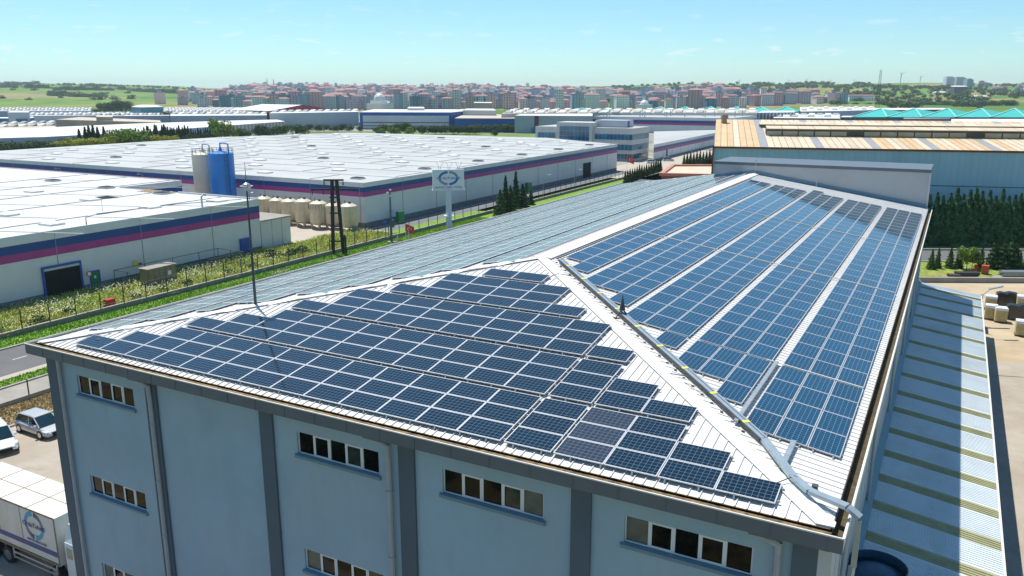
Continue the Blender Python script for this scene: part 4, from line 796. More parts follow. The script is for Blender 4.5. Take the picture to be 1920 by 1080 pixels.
m = MB(); m.box(-49.9,37.5,.3,-49.2,38.6,1.25); m.solo('red_box', red_paint, 'red box standing in the meadow against the fence wall', 'box', (-49.5,38,0))
# ---------------------------------------------------------------- vehicles
def loft(m, secs):                                      # secs: list of closed rings, same length
    n = len(secs[0]); b = len(m.v)
    for s in secs: m.v += [tuple(p) for p in s]
    for i in range(len(secs)-1):
        for j in range(n): k_ = (j+1) % n; m.f.append((b+i*n+j, b+i*n+k_, b+(i+1)*n+k_, b+(i+1)*n+j)); m.m.append(m.mi)
    m.f.append(tuple(b+j for j in range(n-1,-1,-1))); m.f.append(tuple(b+(len(secs)-1)*n+j for j in range(n))); m.m += [m.mi]*2
def ring(x, hw, zb, zt, r=.12): return [(x,-hw+r,zb),(x,hw-r,zb),(x,hw,zb+r*1.2),(x,hw,(zb+zt)/2),(x,hw-.04,zt-r),(x,hw-r-.05,zt),(x,-hw+r+.05,zt),(x,-hw+.04,zt-r),(x,-hw,(zb+zt)/2),(x,-hw,zb+r*1.2)]
def wheel_mesh(r, wd):
    m = MB(); m.cyl((0,-wd/2,0),(0,wd/2,0),r,18); a = m.mesh('wheel', rubber); m = MB(); m.cyl((0,-wd/2-.015,0),(0,wd/2+.015,0),r*.62,12); 
    return a, m.mesh('rim', chrome)
WM = wheel_mesh(.33,.22)
def car(label, loc, rz, paint, L=4.25, hw=.88, H=1.48, suv=0.):
    t = thing('parked_car', label, 'car', loc, rz); g = .18+suv*.06; belt = .86+suv*.12; h = L/2
    m = MB(); loft(m, [ring(-h,hw*.78,g+.14,belt-.16), ring(-h+.12,hw*.92,g+.04,belt-.02), ring(-h+.7,hw,g,belt+.02), ring(-.1,hw,g,belt), ring(h*.42,hw,g,belt-.04), ring(h-.55,hw*.97,g,belt-.14-.04), ring(h-.16,hw*.9,g+.04,belt-.30), ring(h,hw*.72,g+.12,belt-.40)]); m.build('body', paint, None).parent = t
    m = MB(); A = [( -h+.18,hw*.82,belt-.01),(-h+.62,hw*.72,H-.10),(h*.05,hw*.74,H-.02),(h*.22,hw*.70,H-.10),(h*.55,hw*.84,belt-.08)]
    loft(m, [[(x,-w_,belt-.06),(x,w_,belt-.06),(x,w_*.98,z_),(x,-w_*.98,z_)] for x, w_, z_ in A]); m.build('windows', car_glass, None).parent = t
    m = MB(); loft(m, [[(x,-w_,z0_),(x,w_,z0_),(x,w_*.92,z0_+.05),(x,-w_*.92,z0_+.05)] for x, w_, z0_ in ((-h+.42,hw*.74,H-.16),(-h+.72,hw*.73,H-.07),(0,hw*.75,H-.02),(h*.19,hw*.72,H-.09))]); m.build('roof', paint, None).parent = t
    m = MB()
    for s in (-1, 1):
        for xa, xb, za, zb in ((-h+.22,-h+.6,belt-.02,H-.12),(h*.52,h*.2,belt-.08,H-.1)): m.bar((xa,s*hw*.84,za),(xb,s*hw*.74,zb),.07,.05)
        m.bar((-.15,s*hw*.855,belt-.02),(-.2,s*hw*.755,H-.06),.07,.04)
    m.build('pillar', paint, None).parent = t
    for s in (-1, 1):
        for x in (-h+.78, h-.85): o = inst('wheel', WM[0], t, (x, s*(hw-.10), .33)); inst('rim', WM[1], o)
        m = MB(); m.hexa([(h-.42,s*hw*.62,belt-.42),(h-.10,s*hw*.60,belt-.46),(h-.14,s*hw*.90,belt-.46),(h-.5,s*hw*.97,belt-.36)],[(h-.5,s*hw*.60,belt-.20),(h-.14,s*hw*.60,belt-.29),(h-.22,s*hw*.88,belt-.27),(h-.62,s*hw*.975,belt-.2)]); m.build('headlight', lamp_m, None).parent = t
        m = MB(); m.box(h*.36,s*(hw+.02)-.09,belt-.02,h*.36+.2,s*(hw+.02)+.09,belt+.12); m.build('mirror', paint, None).parent = t
    m = MB(); m.hexa([(h-.06,-hw*.5,g+.12),(h+.02,-hw*.45,g+.12),(h+.02,hw*.45,g+.12),(h-.06,hw*.5,g+.12)],[(h-.1,-hw*.5,g+.36),(h-.005,-hw*.45,g+.36),(h-.005,hw*.45,g+.36),(h-.1,hw*.5,g+.36)]); m.build('grille', black_in, None).parent = t
    return t
car('silver grey hatchback parked beside the dry grass strip', (-22.4,12.65,.02), -.02, car_silver)
car('white compact SUV with its front towards the building', (-22.6,9.6,.02), -.30, car_white, 4.45, .93, 1.64, 1.)
car('white car at the bottom edge of the photo, only its roof in view', (-3.4,-1.6,.02), .05, car_white, 4.3, .88, 1.5)
t = thing('van', 'white van mostly hidden behind the corner of the factory', 'van', (-23.0,17.2,.02), math.pi/2)
m = MB(); loft(m, [ring(-2.5,.92,.3,2.1), ring(-2.4,.98,.25,2.25), ring(1.2,.98,.25,2.25), ring(1.75,.95,.25,1.5), ring(2.45,.9,.3,1.1)]); m.build('body', car_white, None).parent = t
m = MB(); m.box(-2.52,-.72,1.25,-2.49,.72,1.85); m.box(-2.0,-.99,1.25,.9,-.975,1.8); m.box(-2.0,.975,1.25,.9,.99,1.8); m.build('windows', car_glass, None).parent = t
m = MB(); m.box(-2.58,-.9,.3,-2.5,.9,.55); m.build('bumper', dark_metal, None).parent = t
for x in (-1.6,1.6):
    for s in (-1,1): o = inst('wheel', WM[0], t, (x, s*.86, .33)); inst('rim', WM[1], o)
# articulated truck
trk_w = weather(pm('trailer_white', (.60,.60,.56), .45, .05, .6), (.42,.36,.26), .5, .7, (1,1,.3)); trk_top = weather(pm('trailer_roof', (.66,.64,.58), .55, .06, .6), (.36,.30,.20), .6, .6)
t = thing('truck', 'white articulated truck with dirty trailer roof and round crescent logo on its side', 'truck', (-9,2.4,0)); tx0, tx1, ty0, ty1 = -15.6, -2.25, 1.15, 3.68
m = MB(); m.box(tx0,ty0,1.25,tx1,ty1,3.92); m.build('trailer_box', trk_w, t)
m = MB(); m.box(tx0-.02,ty0-.02,3.92,tx1+.02,ty1+.02,3.96)
m.build('trailer_roof', trk_top, t)
m = MB(); rust = pm('rust_line', (.22,.17,.10), .9, .3, 4)
for x in (-13.4,-11.2,-9.0,-6.8,-4.6): m.box(x,ty0,3.96,x+.05,ty1,3.975)
m.box(tx0,2.38,3.96,tx1,2.43,3.97); m.box(tx0,ty0-.03,3.88,tx1,ty0-.0,3.97); m.build('roof_seam', rust, t)
m = MB(); m.box(tx0,ty0-.015,1.72,tx1-.05,ty0,2.0); m.build('blue_side_stripe', logo_navy, t)
m = MB(); m.box(tx0,ty0-.03,1.22,tx1,ty0,1.36); m.box(tx1-.08,ty0-.03,1.36,tx1,ty0,3.9); m.box(-7.35,ty0-.012,2.05,-7.28,ty0,3.9); m.box(-5.25,ty0-.012,2.05,-5.22,ty0,3.9); m.build('trim', rust, t)
logo(t, (-4.1,ty0-.005,3.05), (1,0,0), (0,0,1), .80, logo_cyan, logo_navy); logo(t, (-8.6,ty0-.005,3.0), (1,0,0), (0,0,1), .80, logo_cyan, logo_navy)
put_text(t, 'FANTAZİ ÖRME KUMAŞ', (-4.0,ty0-.005,2.17), (1,0,0), (0,0,1), .15, logo_navy)
m = MB(); m.box(tx0,ty0+.5,1.05,tx1-.3,ty1-.5,1.25); m.box(-6.4,ty0+.02,.55,-2.6,ty0+.06,.65); m.box(-6.4,ty0+.02,.85,-2.6,ty0+.06,.95); m.box(-6.45,ty0+.02,.5,-6.38,ty0+.08,1.2); m.box(-2.7,ty0+.02,.5,-2.62,ty0+.08,1.2); m.build('chassis', galv, t)
WT = wheel_mesh(.5,.35)
for x in (-9.75,-8.4,-7.05):
    for y in (ty0+.22, ty1-.22): o = inst('wheel', WT[0], t, (x+9, y-2.4, .5)); inst('rim', WT[1], o)
for x in (-.75,-2.9):
    for y in (ty0+.25, ty1-.25): o = inst('wheel', WT[0], t, (x+9, y-2.4, .5)); inst('rim', WT[1], o)
m = MB(); cabw = pm('cab_pale_blue_white', (.55,.63,.68), .35, .04, 1)
m.hexa([(-1.75,ty0+.05,.75),(.08,ty0+.05,.75),(.08,ty1-.05,.75),(-1.75,ty1-.05,.75)],[(-1.75,ty0+.05,2.75),(-.1,ty0+.05,2.75),(-.1,ty1-.05,2.75),(-1.75,ty1-.05,2.75)])
m.hexa([(-1.75,ty0+.08,2.75),(-.15,ty0+.08,2.75),(-.15,ty1-.08,2.75),(-1.75,ty1-.08,2.75)],[(-1.7,ty0+.35,3.65),(-.75,ty0+.35,3.4),(-.75,ty1-.35,3.4),(-1.7,ty1-.35,3.65)]); m.build('cab', cabw, t)
m = MB(); m.box(-.95,ty0+.03,1.75,-.25,ty0+.05,2.5); m.box(-1.0+1.06,ty0+.25,1.8,.10,ty1-.25,2.6); m.build('cab_window', car_glass, t)
m = MB(); m.box(-1.62,ty0+.03,1.9,-1.2,ty0+.05,2.45); m.build('curtained_window', pm('curtain_tan', (.42,.34,.22), .8, .15, 5), t)
m = MB(); m.box(-1.9,ty0+.4,1.25,-1.78,ty1-.4,2.4); m.build('air_tank', dark_metal, t)
#@@ FAR
# ---------------------------------------------------------------- vegetation prototypes
def leaves(n, pos, size, rs, flat=.5):
    v = np.empty((n*4, 3)); 
    for i in range(n):
        c, out = pos(rs); a = np.array(out)+rs.normal(0, flat, 3); a /= np.linalg.norm(a)+1e-6
        b = np.cross(a, rs.normal(0, 1, 3)); b /= np.linalg.norm(b)+1e-6; d = np.cross(a, b); s = size*rs.uniform(.6, 1.4)
        v[i*4] = c-b*s; v[i*4+1] = c+d*s*.55; v[i*4+2] = c+b*s; v[i*4+3] = c-d*s*.55
    return v
def leaf_mesh(name, v, mat_):
    me = bpy.data.meshes.new(name); n = len(v)//4; me.from_pydata(v.tolist(), [], [(4*i, 4*i+1, 4*i+2, 4*i+3) for i in range(n)]); me.materials.append(mat_); return me
def round_crown(seed, n, size, mat_, w_=1., h=1., z0=.25):          # unit tree: radius ~w, height 1
    rs = np.random.RandomState(seed); cl = [(rs.uniform(-.5,.5)*w_, rs.uniform(-.5,.5)*w_, z0+rs.uniform(.12,.62)*h, rs.uniform(.20,.36)) for _ in range(11)]+[(0,0,z0+.45*h,.38)]
    def pos(rs):
        x, y, z, r = cl[rs.randint(len(cl))]; d = rs.normal(0,1,3); d /= np.linalg.norm(d); k = r*rs.uniform(.75,1.05); return np.array([x+d[0]*k*w_*1.1, y+d[1]*k*w_*1.1, z+d[2]*k*.8]), d
    return leaf_mesh('crown', leaves(n, pos, size, rs), mat_)
def cone_crown(seed, n, size, mat_, w_=.28, z0=.04, pw=.8, tiers=9):
    rs = np.random.RandomState(seed); ph = rs.uniform(0, 6.28, 8)
    def pos(rs):
        t = rs.uniform(0,1)**1.25; a = rs.uniform(0, 6.283); r = w_*(1-t)**pw*(.80+.16*math.sin(a*3+ph[0]+t*9)+.12*math.sin(a*5+ph[1]-t*23))*(.82+.22*math.cos(t*tiers*6.283+a))*rs.uniform(.72,1.06)
        return np.array([r*math.cos(a), r*math.sin(a), z0+(1-z0)*t]), (math.cos(a), math.sin(a), .55)
    v = leaves(n, pos, size, rs, .45); return leaf_mesh('crown', v, mat_)
def trunk_mesh(h, r, limbs=True):
    m = MB(); m.cyl((0,0,-.02),(0,0,h),r,7,r*.5)
    if limbs:
        for a in (.3, 2.4, 4.4): m.cyl((0,0,h*.7),(.16*math.cos(a),.16*math.sin(a),h*1.5),r*.5,5,r*.2)
    return m.mesh('trunk', bark)
TREES = {}
for k, (mt, sd) in dict(round_dark=(leaf_dark,1), round_mid=(leaf_mid,2), round_light=(leaf_light,3), round_yellow=(leaf_yel,4)).items():
    TREES[k] = [(round_crown(sd*10+i, 1500, .052, mt), trunk_mesh(.42, .028)) for i in range(2)]
TREES['cone'] = [(cone_crown(50+i, 1500, .036, leaf_dark, .20), trunk_mesh(.5, .02, False)) for i in range(3)]
leaf_hedge = pm('foliage_hedge', (.055,.135,.05), .75, .25, .5, island=.5, spec=.25)
TREES['hedge'] = [(cone_crown(60+i, 5200, .022, leaf_hedge, .19, .0, .72, 6), trunk_mesh(.5, .02, False)) for i in range(4)]
TREES['fir'] = [(cone_crown(70+i, 2600, .034, leaf_mid if i else leaf_dark, .34, .0, .9, 7), trunk_mesh(.5, .02, False)) for i in range(3)]
TREES['bush'] = [(round_crown(80+i, 420, .085, [leaf_dark, leaf_mid][i], 1., 1., .0), trunk_mesh(.3, .03, False)) for i in range(2)]
def tree(kind, x, y, z, h, label, cat='tree', group=None, wid=1., name='tree'):
    cm, tm = rnd.choice(TREES[kind]); t = thing(name, label, cat, (x, y, z), rnd.uniform(0, 6.28), group); t.scale = (h*wid, h*wid, h)
    inst('crown', cm, t); inst('trunk', tm, t); return t
# ---------------------------------------------------------------- meadow grass and flowers
def blades(name, mat_, regs, n, h0, h1, wdt, seed, lean=.35, zb=0.):
    rs = np.random.RandomState(seed); V = []
    tot = sum((r[2]-r[0])*(r[3]-r[1]) for r in regs); P_ = []
    for r in regs:
        k = int(n*(r[2]-r[0])*(r[3]-r[1])/tot); P_.append(np.stack([rs.uniform(r[0], r[2], k), rs.uniform(r[1], r[3], k)], 1))
    P_ = np.concatenate(P_); n = len(P_); a = rs.uniform(0, 6.283, n); cl = .55+.45*np.sin(P_[:,0]*1.3+np.sin(P_[:,1]*.31)*2.5)*np.sin(P_[:,1]*.23+1.); h = rs.uniform(h0, h1, n)*(.6+.5*cl)
    dx = np.stack([np.cos(a), np.sin(a), np.zeros(n)], 1)*wdt*rs.uniform(.6,1.4,(n,1)); b = np.concatenate([P_, np.full((n,1), zb)], 1); tp = b+np.stack([rs.normal(0, lean, n)*h, rs.normal(0, lean, n)*h, h], 1)
    v = np.stack([b-dx, b+dx, tp+dx*.4, tp-dx*.4], 1).reshape(-1, 3); me = leaf_mesh(name, v, mat_); o = bpy.data.objects.new(name, me); COL.objects.link(o); return o
tag(blades('meadow_grass', weed_m, [(-59.6,12,-48.9,95)], 60000, .3, .8, .06, 5, .7), 'tall green and straw coloured weeds growing between warehouse wall and fence', 'grass', kind='stuff')
tag(blades('lawn_grass', pm('lawn_blades', (.22,.40,.03), .8, .2, 1, island=.3), [(-48.5,12,-45.3,120),(-36.2,10,-34.4,26)], 26000, .08, .2, .05, 6), 'short bright green grass of the mown strips beside the road', 'grass', kind='stuff')
tag(blades('dry_grass', pm('dry_blades', (.46,.36,.18), .8, .3, 1, island=.3), [(-29.6,8,-25.6,24)], 6000, .06, .2, .05, 8), 'sparse dry straw grass beside the parking lot', 'grass', kind='stuff')
rs = np.random.RandomState(3); n = 2600; yy = rs.beta(2.0, 2.6, n)*62+16; xx = rs.uniform(-59.5, -49.4, n); hh = rs.uniform(.65, 1.1, n); keep = (np.sin(xx*.9+yy*.35)+np.sin(yy*.6)+rs.uniform(-1.,1.,n)) > -.15; xx, yy, hh = xx[keep], yy[keep], hh[keep]
v = np.array([[(x-.04,y-.04,z),(x+.04,y-.04,z+.0),(x+.04,y+.04,z+.04),(x-.04,y+.04,z+.04)] for x, y, z in zip(xx, yy, hh)]).reshape(-1,3); me = leaf_mesh('meadow_flowers', v, flower_m)
o = bpy.data.objects.new('meadow_flowers', me); COL.objects.link(o); tag(o, 'scatter of small white flower heads over the meadow weeds', 'flowers', kind='stuff')
for i, (x, y, s) in enumerate([(-50.5,50,1.3),(-51,46.5,1.1),(-50.3,42,1.2),(-52,71,1.9),(-53,74,1.7),(-54.5,69,1.8),(-50.6,30,1.4),(-51.2,34,1.2),(-50.4,25.5,1.3),(-51,57.5,1.2),(-51.5,62,1.3)]):
    tree(['bush'][0], x, y, 0, s, 'scrubby low green weed clump against the inside of the meadow fence', 'weed', 'weed clumps in the meadow', 1.1, 'weed_clump')
# cypress clump beyond the roof edge
for i, (u, v, h, lab) in enumerate(((948,398,7.6,'tall pointed cypress, left of the two in the clump beyond the left roof edge'),(967,390,7.8,'tall pointed cypress, right of the two in the clump beyond the left roof edge'),(938,404,5.2,'lower dark cypress at the left foot of the clump'),(957,396,5.4,'lower dark cypress between the two tall ones'),(980,388,5.0,'rounded dark evergreen right of the two tall cypresses'),(995,384,3.2,'small evergreen at the right end of the clump'))):
    P_ = gp(u, v); tree('cone' if h > 7 else 'fir', P_.x, P_.y, 0, h, lab, 'cypress', None, .9 if h > 7 else 1.2, 'cypress')
for k in range(16):
    P_ = gp(1172+k*4.4, 345-k*1.6); tree('fir', P_.x, P_.y, 0, 3.6+rnd.uniform(-.3,.4), 'small cypress in the low hedge beside the far forecourt road', 'cypress', 'low cypress hedge by the forecourt', .8, 'cypress')
for k in range(10):
    P_ = gp(1282+k*6, 312-k*1.0); tree('fir', P_.x, P_.y, 0, 4.2+rnd.uniform(-.3,.4), 'small cypress in the dark hedge behind the red roofed hut', 'cypress', 'cypress hedge behind the hut', .8, 'cypress')
# ---------------------------------------------------------------- yard on the right: kerb wall, verge, road, hedge, blue hall
TH_ = math.radians(27); RX = Vector((math.cos(TH_), math.sin(TH_), 0)); RY = Vector((-math.sin(TH_), math.cos(TH_), 0)); O_ = Vector((40.1,102.1,0))
L_ = lambda a, b, z=0.: O_+RX*a+RY*b+Vector((0,0,z))
def lsheet(name, mat_, a0, b0, a1, b1, lvl): m = MB(); m.poly([L_(a0,b0,.004*lvl), L_(a1,b0,.004*lvl), L_(a1,b1,.004*lvl), L_(a0,b1,.004*lvl)]); m.build(name, mat_, kind='structure')
lsheet('rear_verge', meadow, -14, .3, 60, 13.5, 6); lsheet('rear_dry_verge', drygrass, -14, .3, 60, 3.6, 7); lsheet('rear_road', asphalt, -30, 13.8, 60, 22.5, 6)
lsheet('hedge_bed', meadow, -30, 23, 60, 34, 6)
m = MB(); m.hexa([L_(-8,-.25),L_(60,-.25),L_(60,.25),L_(-8,.25)],[L_(-8,-.25,.7),L_(60,-.25,.7),L_(60,.25,.7),L_(-8,.25,.7)]); m.solo('low_wall', concrete, 'low pale concrete wall edging the far side of the sandy yard', 'wall', tuple(L_(5,0)))
m = MB(); m.hexa([L_(-30,13.4),L_(60,13.4),L_(60,13.7),L_(-30,13.7)],[L_(-30,13.4,.14),L_(60,13.4,.14),L_(60,13.7,.14),L_(-30,13.7,.14)]); m.hexa([L_(-30,22.5),L_(60,22.5),L_(60,22.8),L_(-30,22.8)],[L_(-30,22.5,.3),L_(60,22.5,.3),L_(60,22.8,.3),L_(-30,22.8,.3)]); m.build('rear_kerbs', kerb_m, kind='structure')
def nth_(k): W_ = 'first second third fourth fifth sixth seventh eighth ninth tenth eleventh twelfth'.split(); return W_[k] if k < 12 else '%d%s' % (k+1, {1:'st',2:'nd',3:'rd'}.get((k+1) % 10 if k > 19 else 0, 'th'))
for k in range(34):
    a = -8+k*1.05; P_ = L_(a, 27.2+rnd.uniform(-.2,.2)); tree('hedge', P_.x, P_.y, 0, rnd.uniform(8.2, 9.5), 'tall dark cypress, %s from the left in the row before the blue hall' % nth_(k), 'cypress', 'tall cypress row before the blue hall', 1.0, 'cypress')
for k in range(26):
    a = -8+k*1.4; P_ = L_(a, 28.4); tree('hedge', P_.x, P_.y, 0, rnd.uniform(6.4, 7.2), 'dark cypress in the second line of the dense row before the blue hall', 'cypress', 'second line of cypresses before the blue hall', 1.1, 'cypress')
sm_ = [(1745,505,2.9,'fir',.9),(1757,503,3.0,'fir',.8),(1780,503,3.1,'fir',.9),(1796,503,2.6,'cone',1.6),(1812,505,3.3,'round_light',.7),(1822,504,2.9,'round_mid',.6),(1838,503,3.1,'fir',.8),(1860,504,4.1,'fir',1.1),(1878,505,4.3,'fir',1.15),(1893,504,4.7,'fir',1.15),(1910,505,2.6,'fir',1.0),(1925,504,3.0,'fir',1.0),(1868,503,3.4,'fir',1.2),(1903,503,3.4,'fir',1.1)]
lb = ['young dark fir hard against the roof corner','young fir second from the roof corner in the verge','small fir with open branches left of the pale shrub','thin wispy shrub left of the pale shrub','pale leafy shrub in the verge behind the dark steel stack','mid green shrub right of the pale shrub','small fir behind the red hydrant','large fir at the left of the thick clump','large fir in the middle of the thick clump','tallest fir of the thick clump in the verge','small fir right of the thick clump','young fir at the right edge of the photo','lower fir filling the left of the thick clump','lower fir filling the right of the thick clump']
for (u, v, h, kd, wd), lab in zip(sm_, lb): P_ = gp(u, v); tree(kd, P_.x, P_.y, 0, h, lab, 'shrub' if 'shrub' in lab else 'fir', None, wd, 'fir_tree' if 'fir' in lab else 'shrub')
def stack(u, v, n, L, label, mat_=dark_metal, rz=TH_, name='steel_stack'):
    P_ = gp(u, v); t = thing(name, label, 'steel beams', (P_.x,P_.y,0), rz)
    for r_ in range(n):
        for c in range(5):
            m = MB(); ll = L*rnd.uniform(.85,1.); m.box(-ll/2,-.6+c*.24,.2+r_*.17,ll/2,-.44+c*.24,.34+r_*.17); o = m.build('beam', mat_, None); o.parent = t
    m = MB(); [m.box(k-.08,-.7,0,k+.08,.7,.2) for k in (-L*.3,0,L*.3)]; o = m.build('sleeper', concrete, None); o.parent = t
stack(1812,519,3,3.2,'low stack of dark steel sections on the verge left of the red tank'); stack(1905,519,4,4.6,'grey steel tubes stacked at the right edge of the photo', galv); stack(1788,521,2,1.6,'small grey bundle of timber and steel nearest the roof corner on the verge', bark)
P_ = gp(1846,514); m = MB(); m.box(P_.x-.45,P_.y-.4,.15,P_.x+.45,P_.y+.4,1.25); m.solo('red_tank', pm('red_orange_tank', (.55,.09,.03), .5, .15, 2), 'red square container standing on a pale slab in the verge', 'container', (P_.x,P_.y,0))
m = MB(); m.hexa([L_(3.6,1.6),L_(5.6,1.6),L_(5.6,3.6),L_(3.6,3.6)],[L_(3.6,1.6,.12),L_(5.6,1.6,.12),L_(5.6,3.6,.12),L_(3.6,3.6,.12)]); m.solo('pale_slab', concrete, 'pale square concrete slab in front of the red container', 'slab', tuple(L_(4.6,2.6)))
P_ = gp(1828,512); t = thing('fire_hydrant', 'red hydrant standing left of the red container', 'hydrant', (P_.x,P_.y,0)); m = MB(); m.cyl((P_.x,P_.y,0),(P_.x,P_.y,1.1),.16,8); m.cyl((P_.x,P_.y,1.1),(P_.x,P_.y,1.25),.22,8); m.bar((P_.x-.35,P_.y,.8),(P_.x+.35,P_.y,.8),.14,.14); m.build('body', red_paint, t)
# steel frame pile and gooseneck lamp beyond the canopy
t = thing('profile_stack', 'long stack of grey profiles just behind the far end of the canopy', 'steel profiles', (37,77.5,0))
for r_ in range(8):
    m = MB(); m.box(34.2+r_*.12,76.0,.2+r_*.36,39.6,79.0,.48+r_*.36); m.build('profile', [galv, clad_mat, dark_metal][r_ % 3], t)
for x in (34.6, 39.7): m = MB(); m.box(x,75.9,0,x+.12,76.0,3.4); m.box(x,79.0,0,x+.12,79.1,3.4); m.build('upright', dark_metal, t)
m = MB(); m.tube([(39.62,74.5,3.2),(39.7,74.5,4.4),(40.3,74.9,4.95)],.05,6); m.bar((40.2,74.85,4.9),(41.4,75.5,5.2),.3,.12); m.solo('gooseneck_lamp', galv, 'street lamp head sticking out beyond the far outer corner of the canopy', 'lamp', (39.6,74.5,3.2))
m = MB(); m.tube([(39.62,62.0,3.2),(39.7,62.0,4.0)],.04,6); m.bar((39.6,62,4.0),(41.6,62.6,4.05),.12,.06); m.solo('arm_lamp', dark_metal, 'thin dark lamp arm on the outer edge of the canopy', 'lamp', (39.6,62,3.2))
box_y = pm('cardboard_yellow', (.50,.42,.20), .8, .2, 1.5); foil_w = pm('foil_white', (.72,.74,.76), .3, .12, 3); foil_b = pm('foil_black', (.02,.02,.025), .25, .3, 2, spec=.8)
def pallet(x, y, mat_, top, label, h=1.7, rz=.1, n=4):
    t = thing('pallet_stack', label, 'pallet load', (x,y,0), rz); m = MB(); [m.box(-.6,-.6+k*.25,.0,.6,-.48+k*.25,.14) for k in range(5)]; m.build('pallet', bark, None).parent = t
    if mat_ is box_y:
        for i in range(n):
            for j in range(2):
                for k in range(4): m = MB(); m.box(-.58+i*.295,-.56+j*.57,.16+k*.30,-.58+i*.295+.285,-.56+j*.57+.55,.16+k*.30+.29); m.build('carton', box_y, None).parent = t
        m = MB(); m.box(-.6,-.58,1.37,.6,.58,h-.05); m.box(-.35,-.3,h-.05,.1,.2,h); m.build('wrap', top, None).parent = t
    else:
        m = MB(); loft(m, [[(x_,-.58,.15),(x_,.58,.15),(x_,.55,h+dz),(x_,-.55,h+dz)] for x_, dz in ((-.6,-.1),(-.2,.02),(.2,-.04),(.6,-.08))]); m.build('wrap', mat_, None).parent = t
for i, (u, v, mt, lab) in enumerate(((1856,598,'y','yellow cartons with white foil, leftmost pallet beside the canopy edge'),(1874,603,'y','yellow cartons with white foil, second pallet from the canopy'),(1876,574,'b','black wrapped pallet behind the second yellow one'),(1897,598,'b','glossy black wrapped pallet right of the yellow ones'),(1893,574,'b','black wrapped pallet at the back right'),(1915,580,'y','foil topped pallet behind at the right photo edge'),(1914,629,'y','yellow carton pallet nearest the camera at the right photo edge'),(1856,580,'y','white topped pallet at the back beside the canopy'),(1918,598,'b','dark wrapped pallet at the right photo edge'))):
    P_ = gp(u, v); pallet(P_.x, P_.y, box_y if mt == 'y' else foil_b, foil_w, lab, rz=rnd.uniform(-.05,.15))
crack = pm('ground_stain', (.20,.17,.13), .9, .2, 1)
# blue hall with cream roof and clerestories
HT = math.radians(14.5); HX = Vector((math.cos(HT), math.sin(HT), 0)); HY = Vector((-math.sin(HT), math.cos(HT), 0)); H0 = Vector((42,139.5,0))
def on_hall(u, v, back=0.): d = ray(u, v); p0 = H0+HY*back; k = (p0-CAM).dot(HY)/d.dot(HY); return CAM+d*k
ze = on_hall(1640, 279).z; aL = (on_hall(1339, 275)-H0).dot(HX); Hh = lambda a, b, z: H0+HX*a+HY*b+Vector((0,0,z)); aR = aL+150
t = thing('blue_hall', 'very long blue metal hall with cream and orange sheet roof and two raised clerestories', 'factory hall', tuple(Hh(aL+40,10,0))); m = MB(); m.hexa([Hh(aL,0,0),Hh(aR,0,0),Hh(aR,60,0),Hh(aL,60,0)],[Hh(aL,0,ze-.3),Hh(aR,0,ze-.3),Hh(aR,60,ze-.3),Hh(aL,60,ze-.3)]); m.build('wall', blue_clad, t)
m = MB(); m.hexa([Hh(aL-.2,-.25,ze-.32),Hh(aR,-.25,ze-.32),Hh(aR,0,ze-.32),Hh(aL-.2,0,ze-.32)],[Hh(aL-.2,-.25,ze),Hh(aR,-.25,ze),Hh(aR,0,ze),Hh(aL-.2,0,ze)]); m.hexa([Hh(aL-.25,-.25,0),Hh(aL,-.25,0),Hh(aL,0,0),Hh(aL-.25,0,0)],[Hh(aL-.25,-.25,ze),Hh(aL,-.25,ze),Hh(aL,0,ze),Hh(aL-.25,0,ze)]); m.build('eaves_trim', pm('trim_dark_red', (.22,.035,.02), .5, .1, 1), t)
m = MB(); m.hexa([Hh(aL,-.06,9.0),Hh(aR,-.06,9.0),Hh(aR,0,9.0),Hh(aL,0,9.0)],[Hh(aL,-.06,9.12),Hh(aR,-.06,9.12),Hh(aR,0,9.12),Hh(aL,0,9.12)]); m.build('wall_flashing', dark_metal, t)
sl_ = .10; rf = MB(); bays = 16; bw = (aR-aL)/bays
for b_ in range(bays):
    x0, x1 = aL+b_*bw, aL+(b_+1)*bw; ns = 7; sw = (bw-1.3)/ns
    for k in range(ns):
        pr = (.85 if b_ in (0,) else .05 if b_ in (1,2) else .45 if b_ in (3,4) else .3); mt = orange_roof if rnd.random() < pr else cream_roof; a_ = x0+k*sw
        m = MB(); m.poly([Hh(a_+.04,-.2,ze+.03),Hh(a_+sw-.04,-.2,ze+.03),Hh(a_+sw-.04,36,ze+.03+36*sl_),Hh(a_+.04,36,ze+.03+36*sl_)]); m.build('roof_sheet', mt, t)
    m = MB(); m.poly([Hh(x1-1.3,-.2,ze+.03),Hh(x1,-.2,ze+.03),Hh(x1,36,ze+.03+36*sl_),Hh(x1-1.3,36,ze+.03+36*sl_)]); m.build('rooflight', grey_lite, t)
m = MB(); m.poly([Hh(aL,-.2,ze+.0),Hh(aR,-.2,ze+.0),Hh(aR,36,ze+36*sl_),Hh(aL,36,ze+36*sl_)]); m.build('roof_underlay', bark, t)
m = MB(); m.hexa([Hh(aL,36,0),Hh(aR,36,0),Hh(aR,60,0),Hh(aL,60,0)],[Hh(aL,36,ze+3.4),Hh(aR,36,ze+3.4),Hh(aR,60,ze+1),Hh(aL,60,ze+1)]); m.build('rear_roof', cream_roof, t)
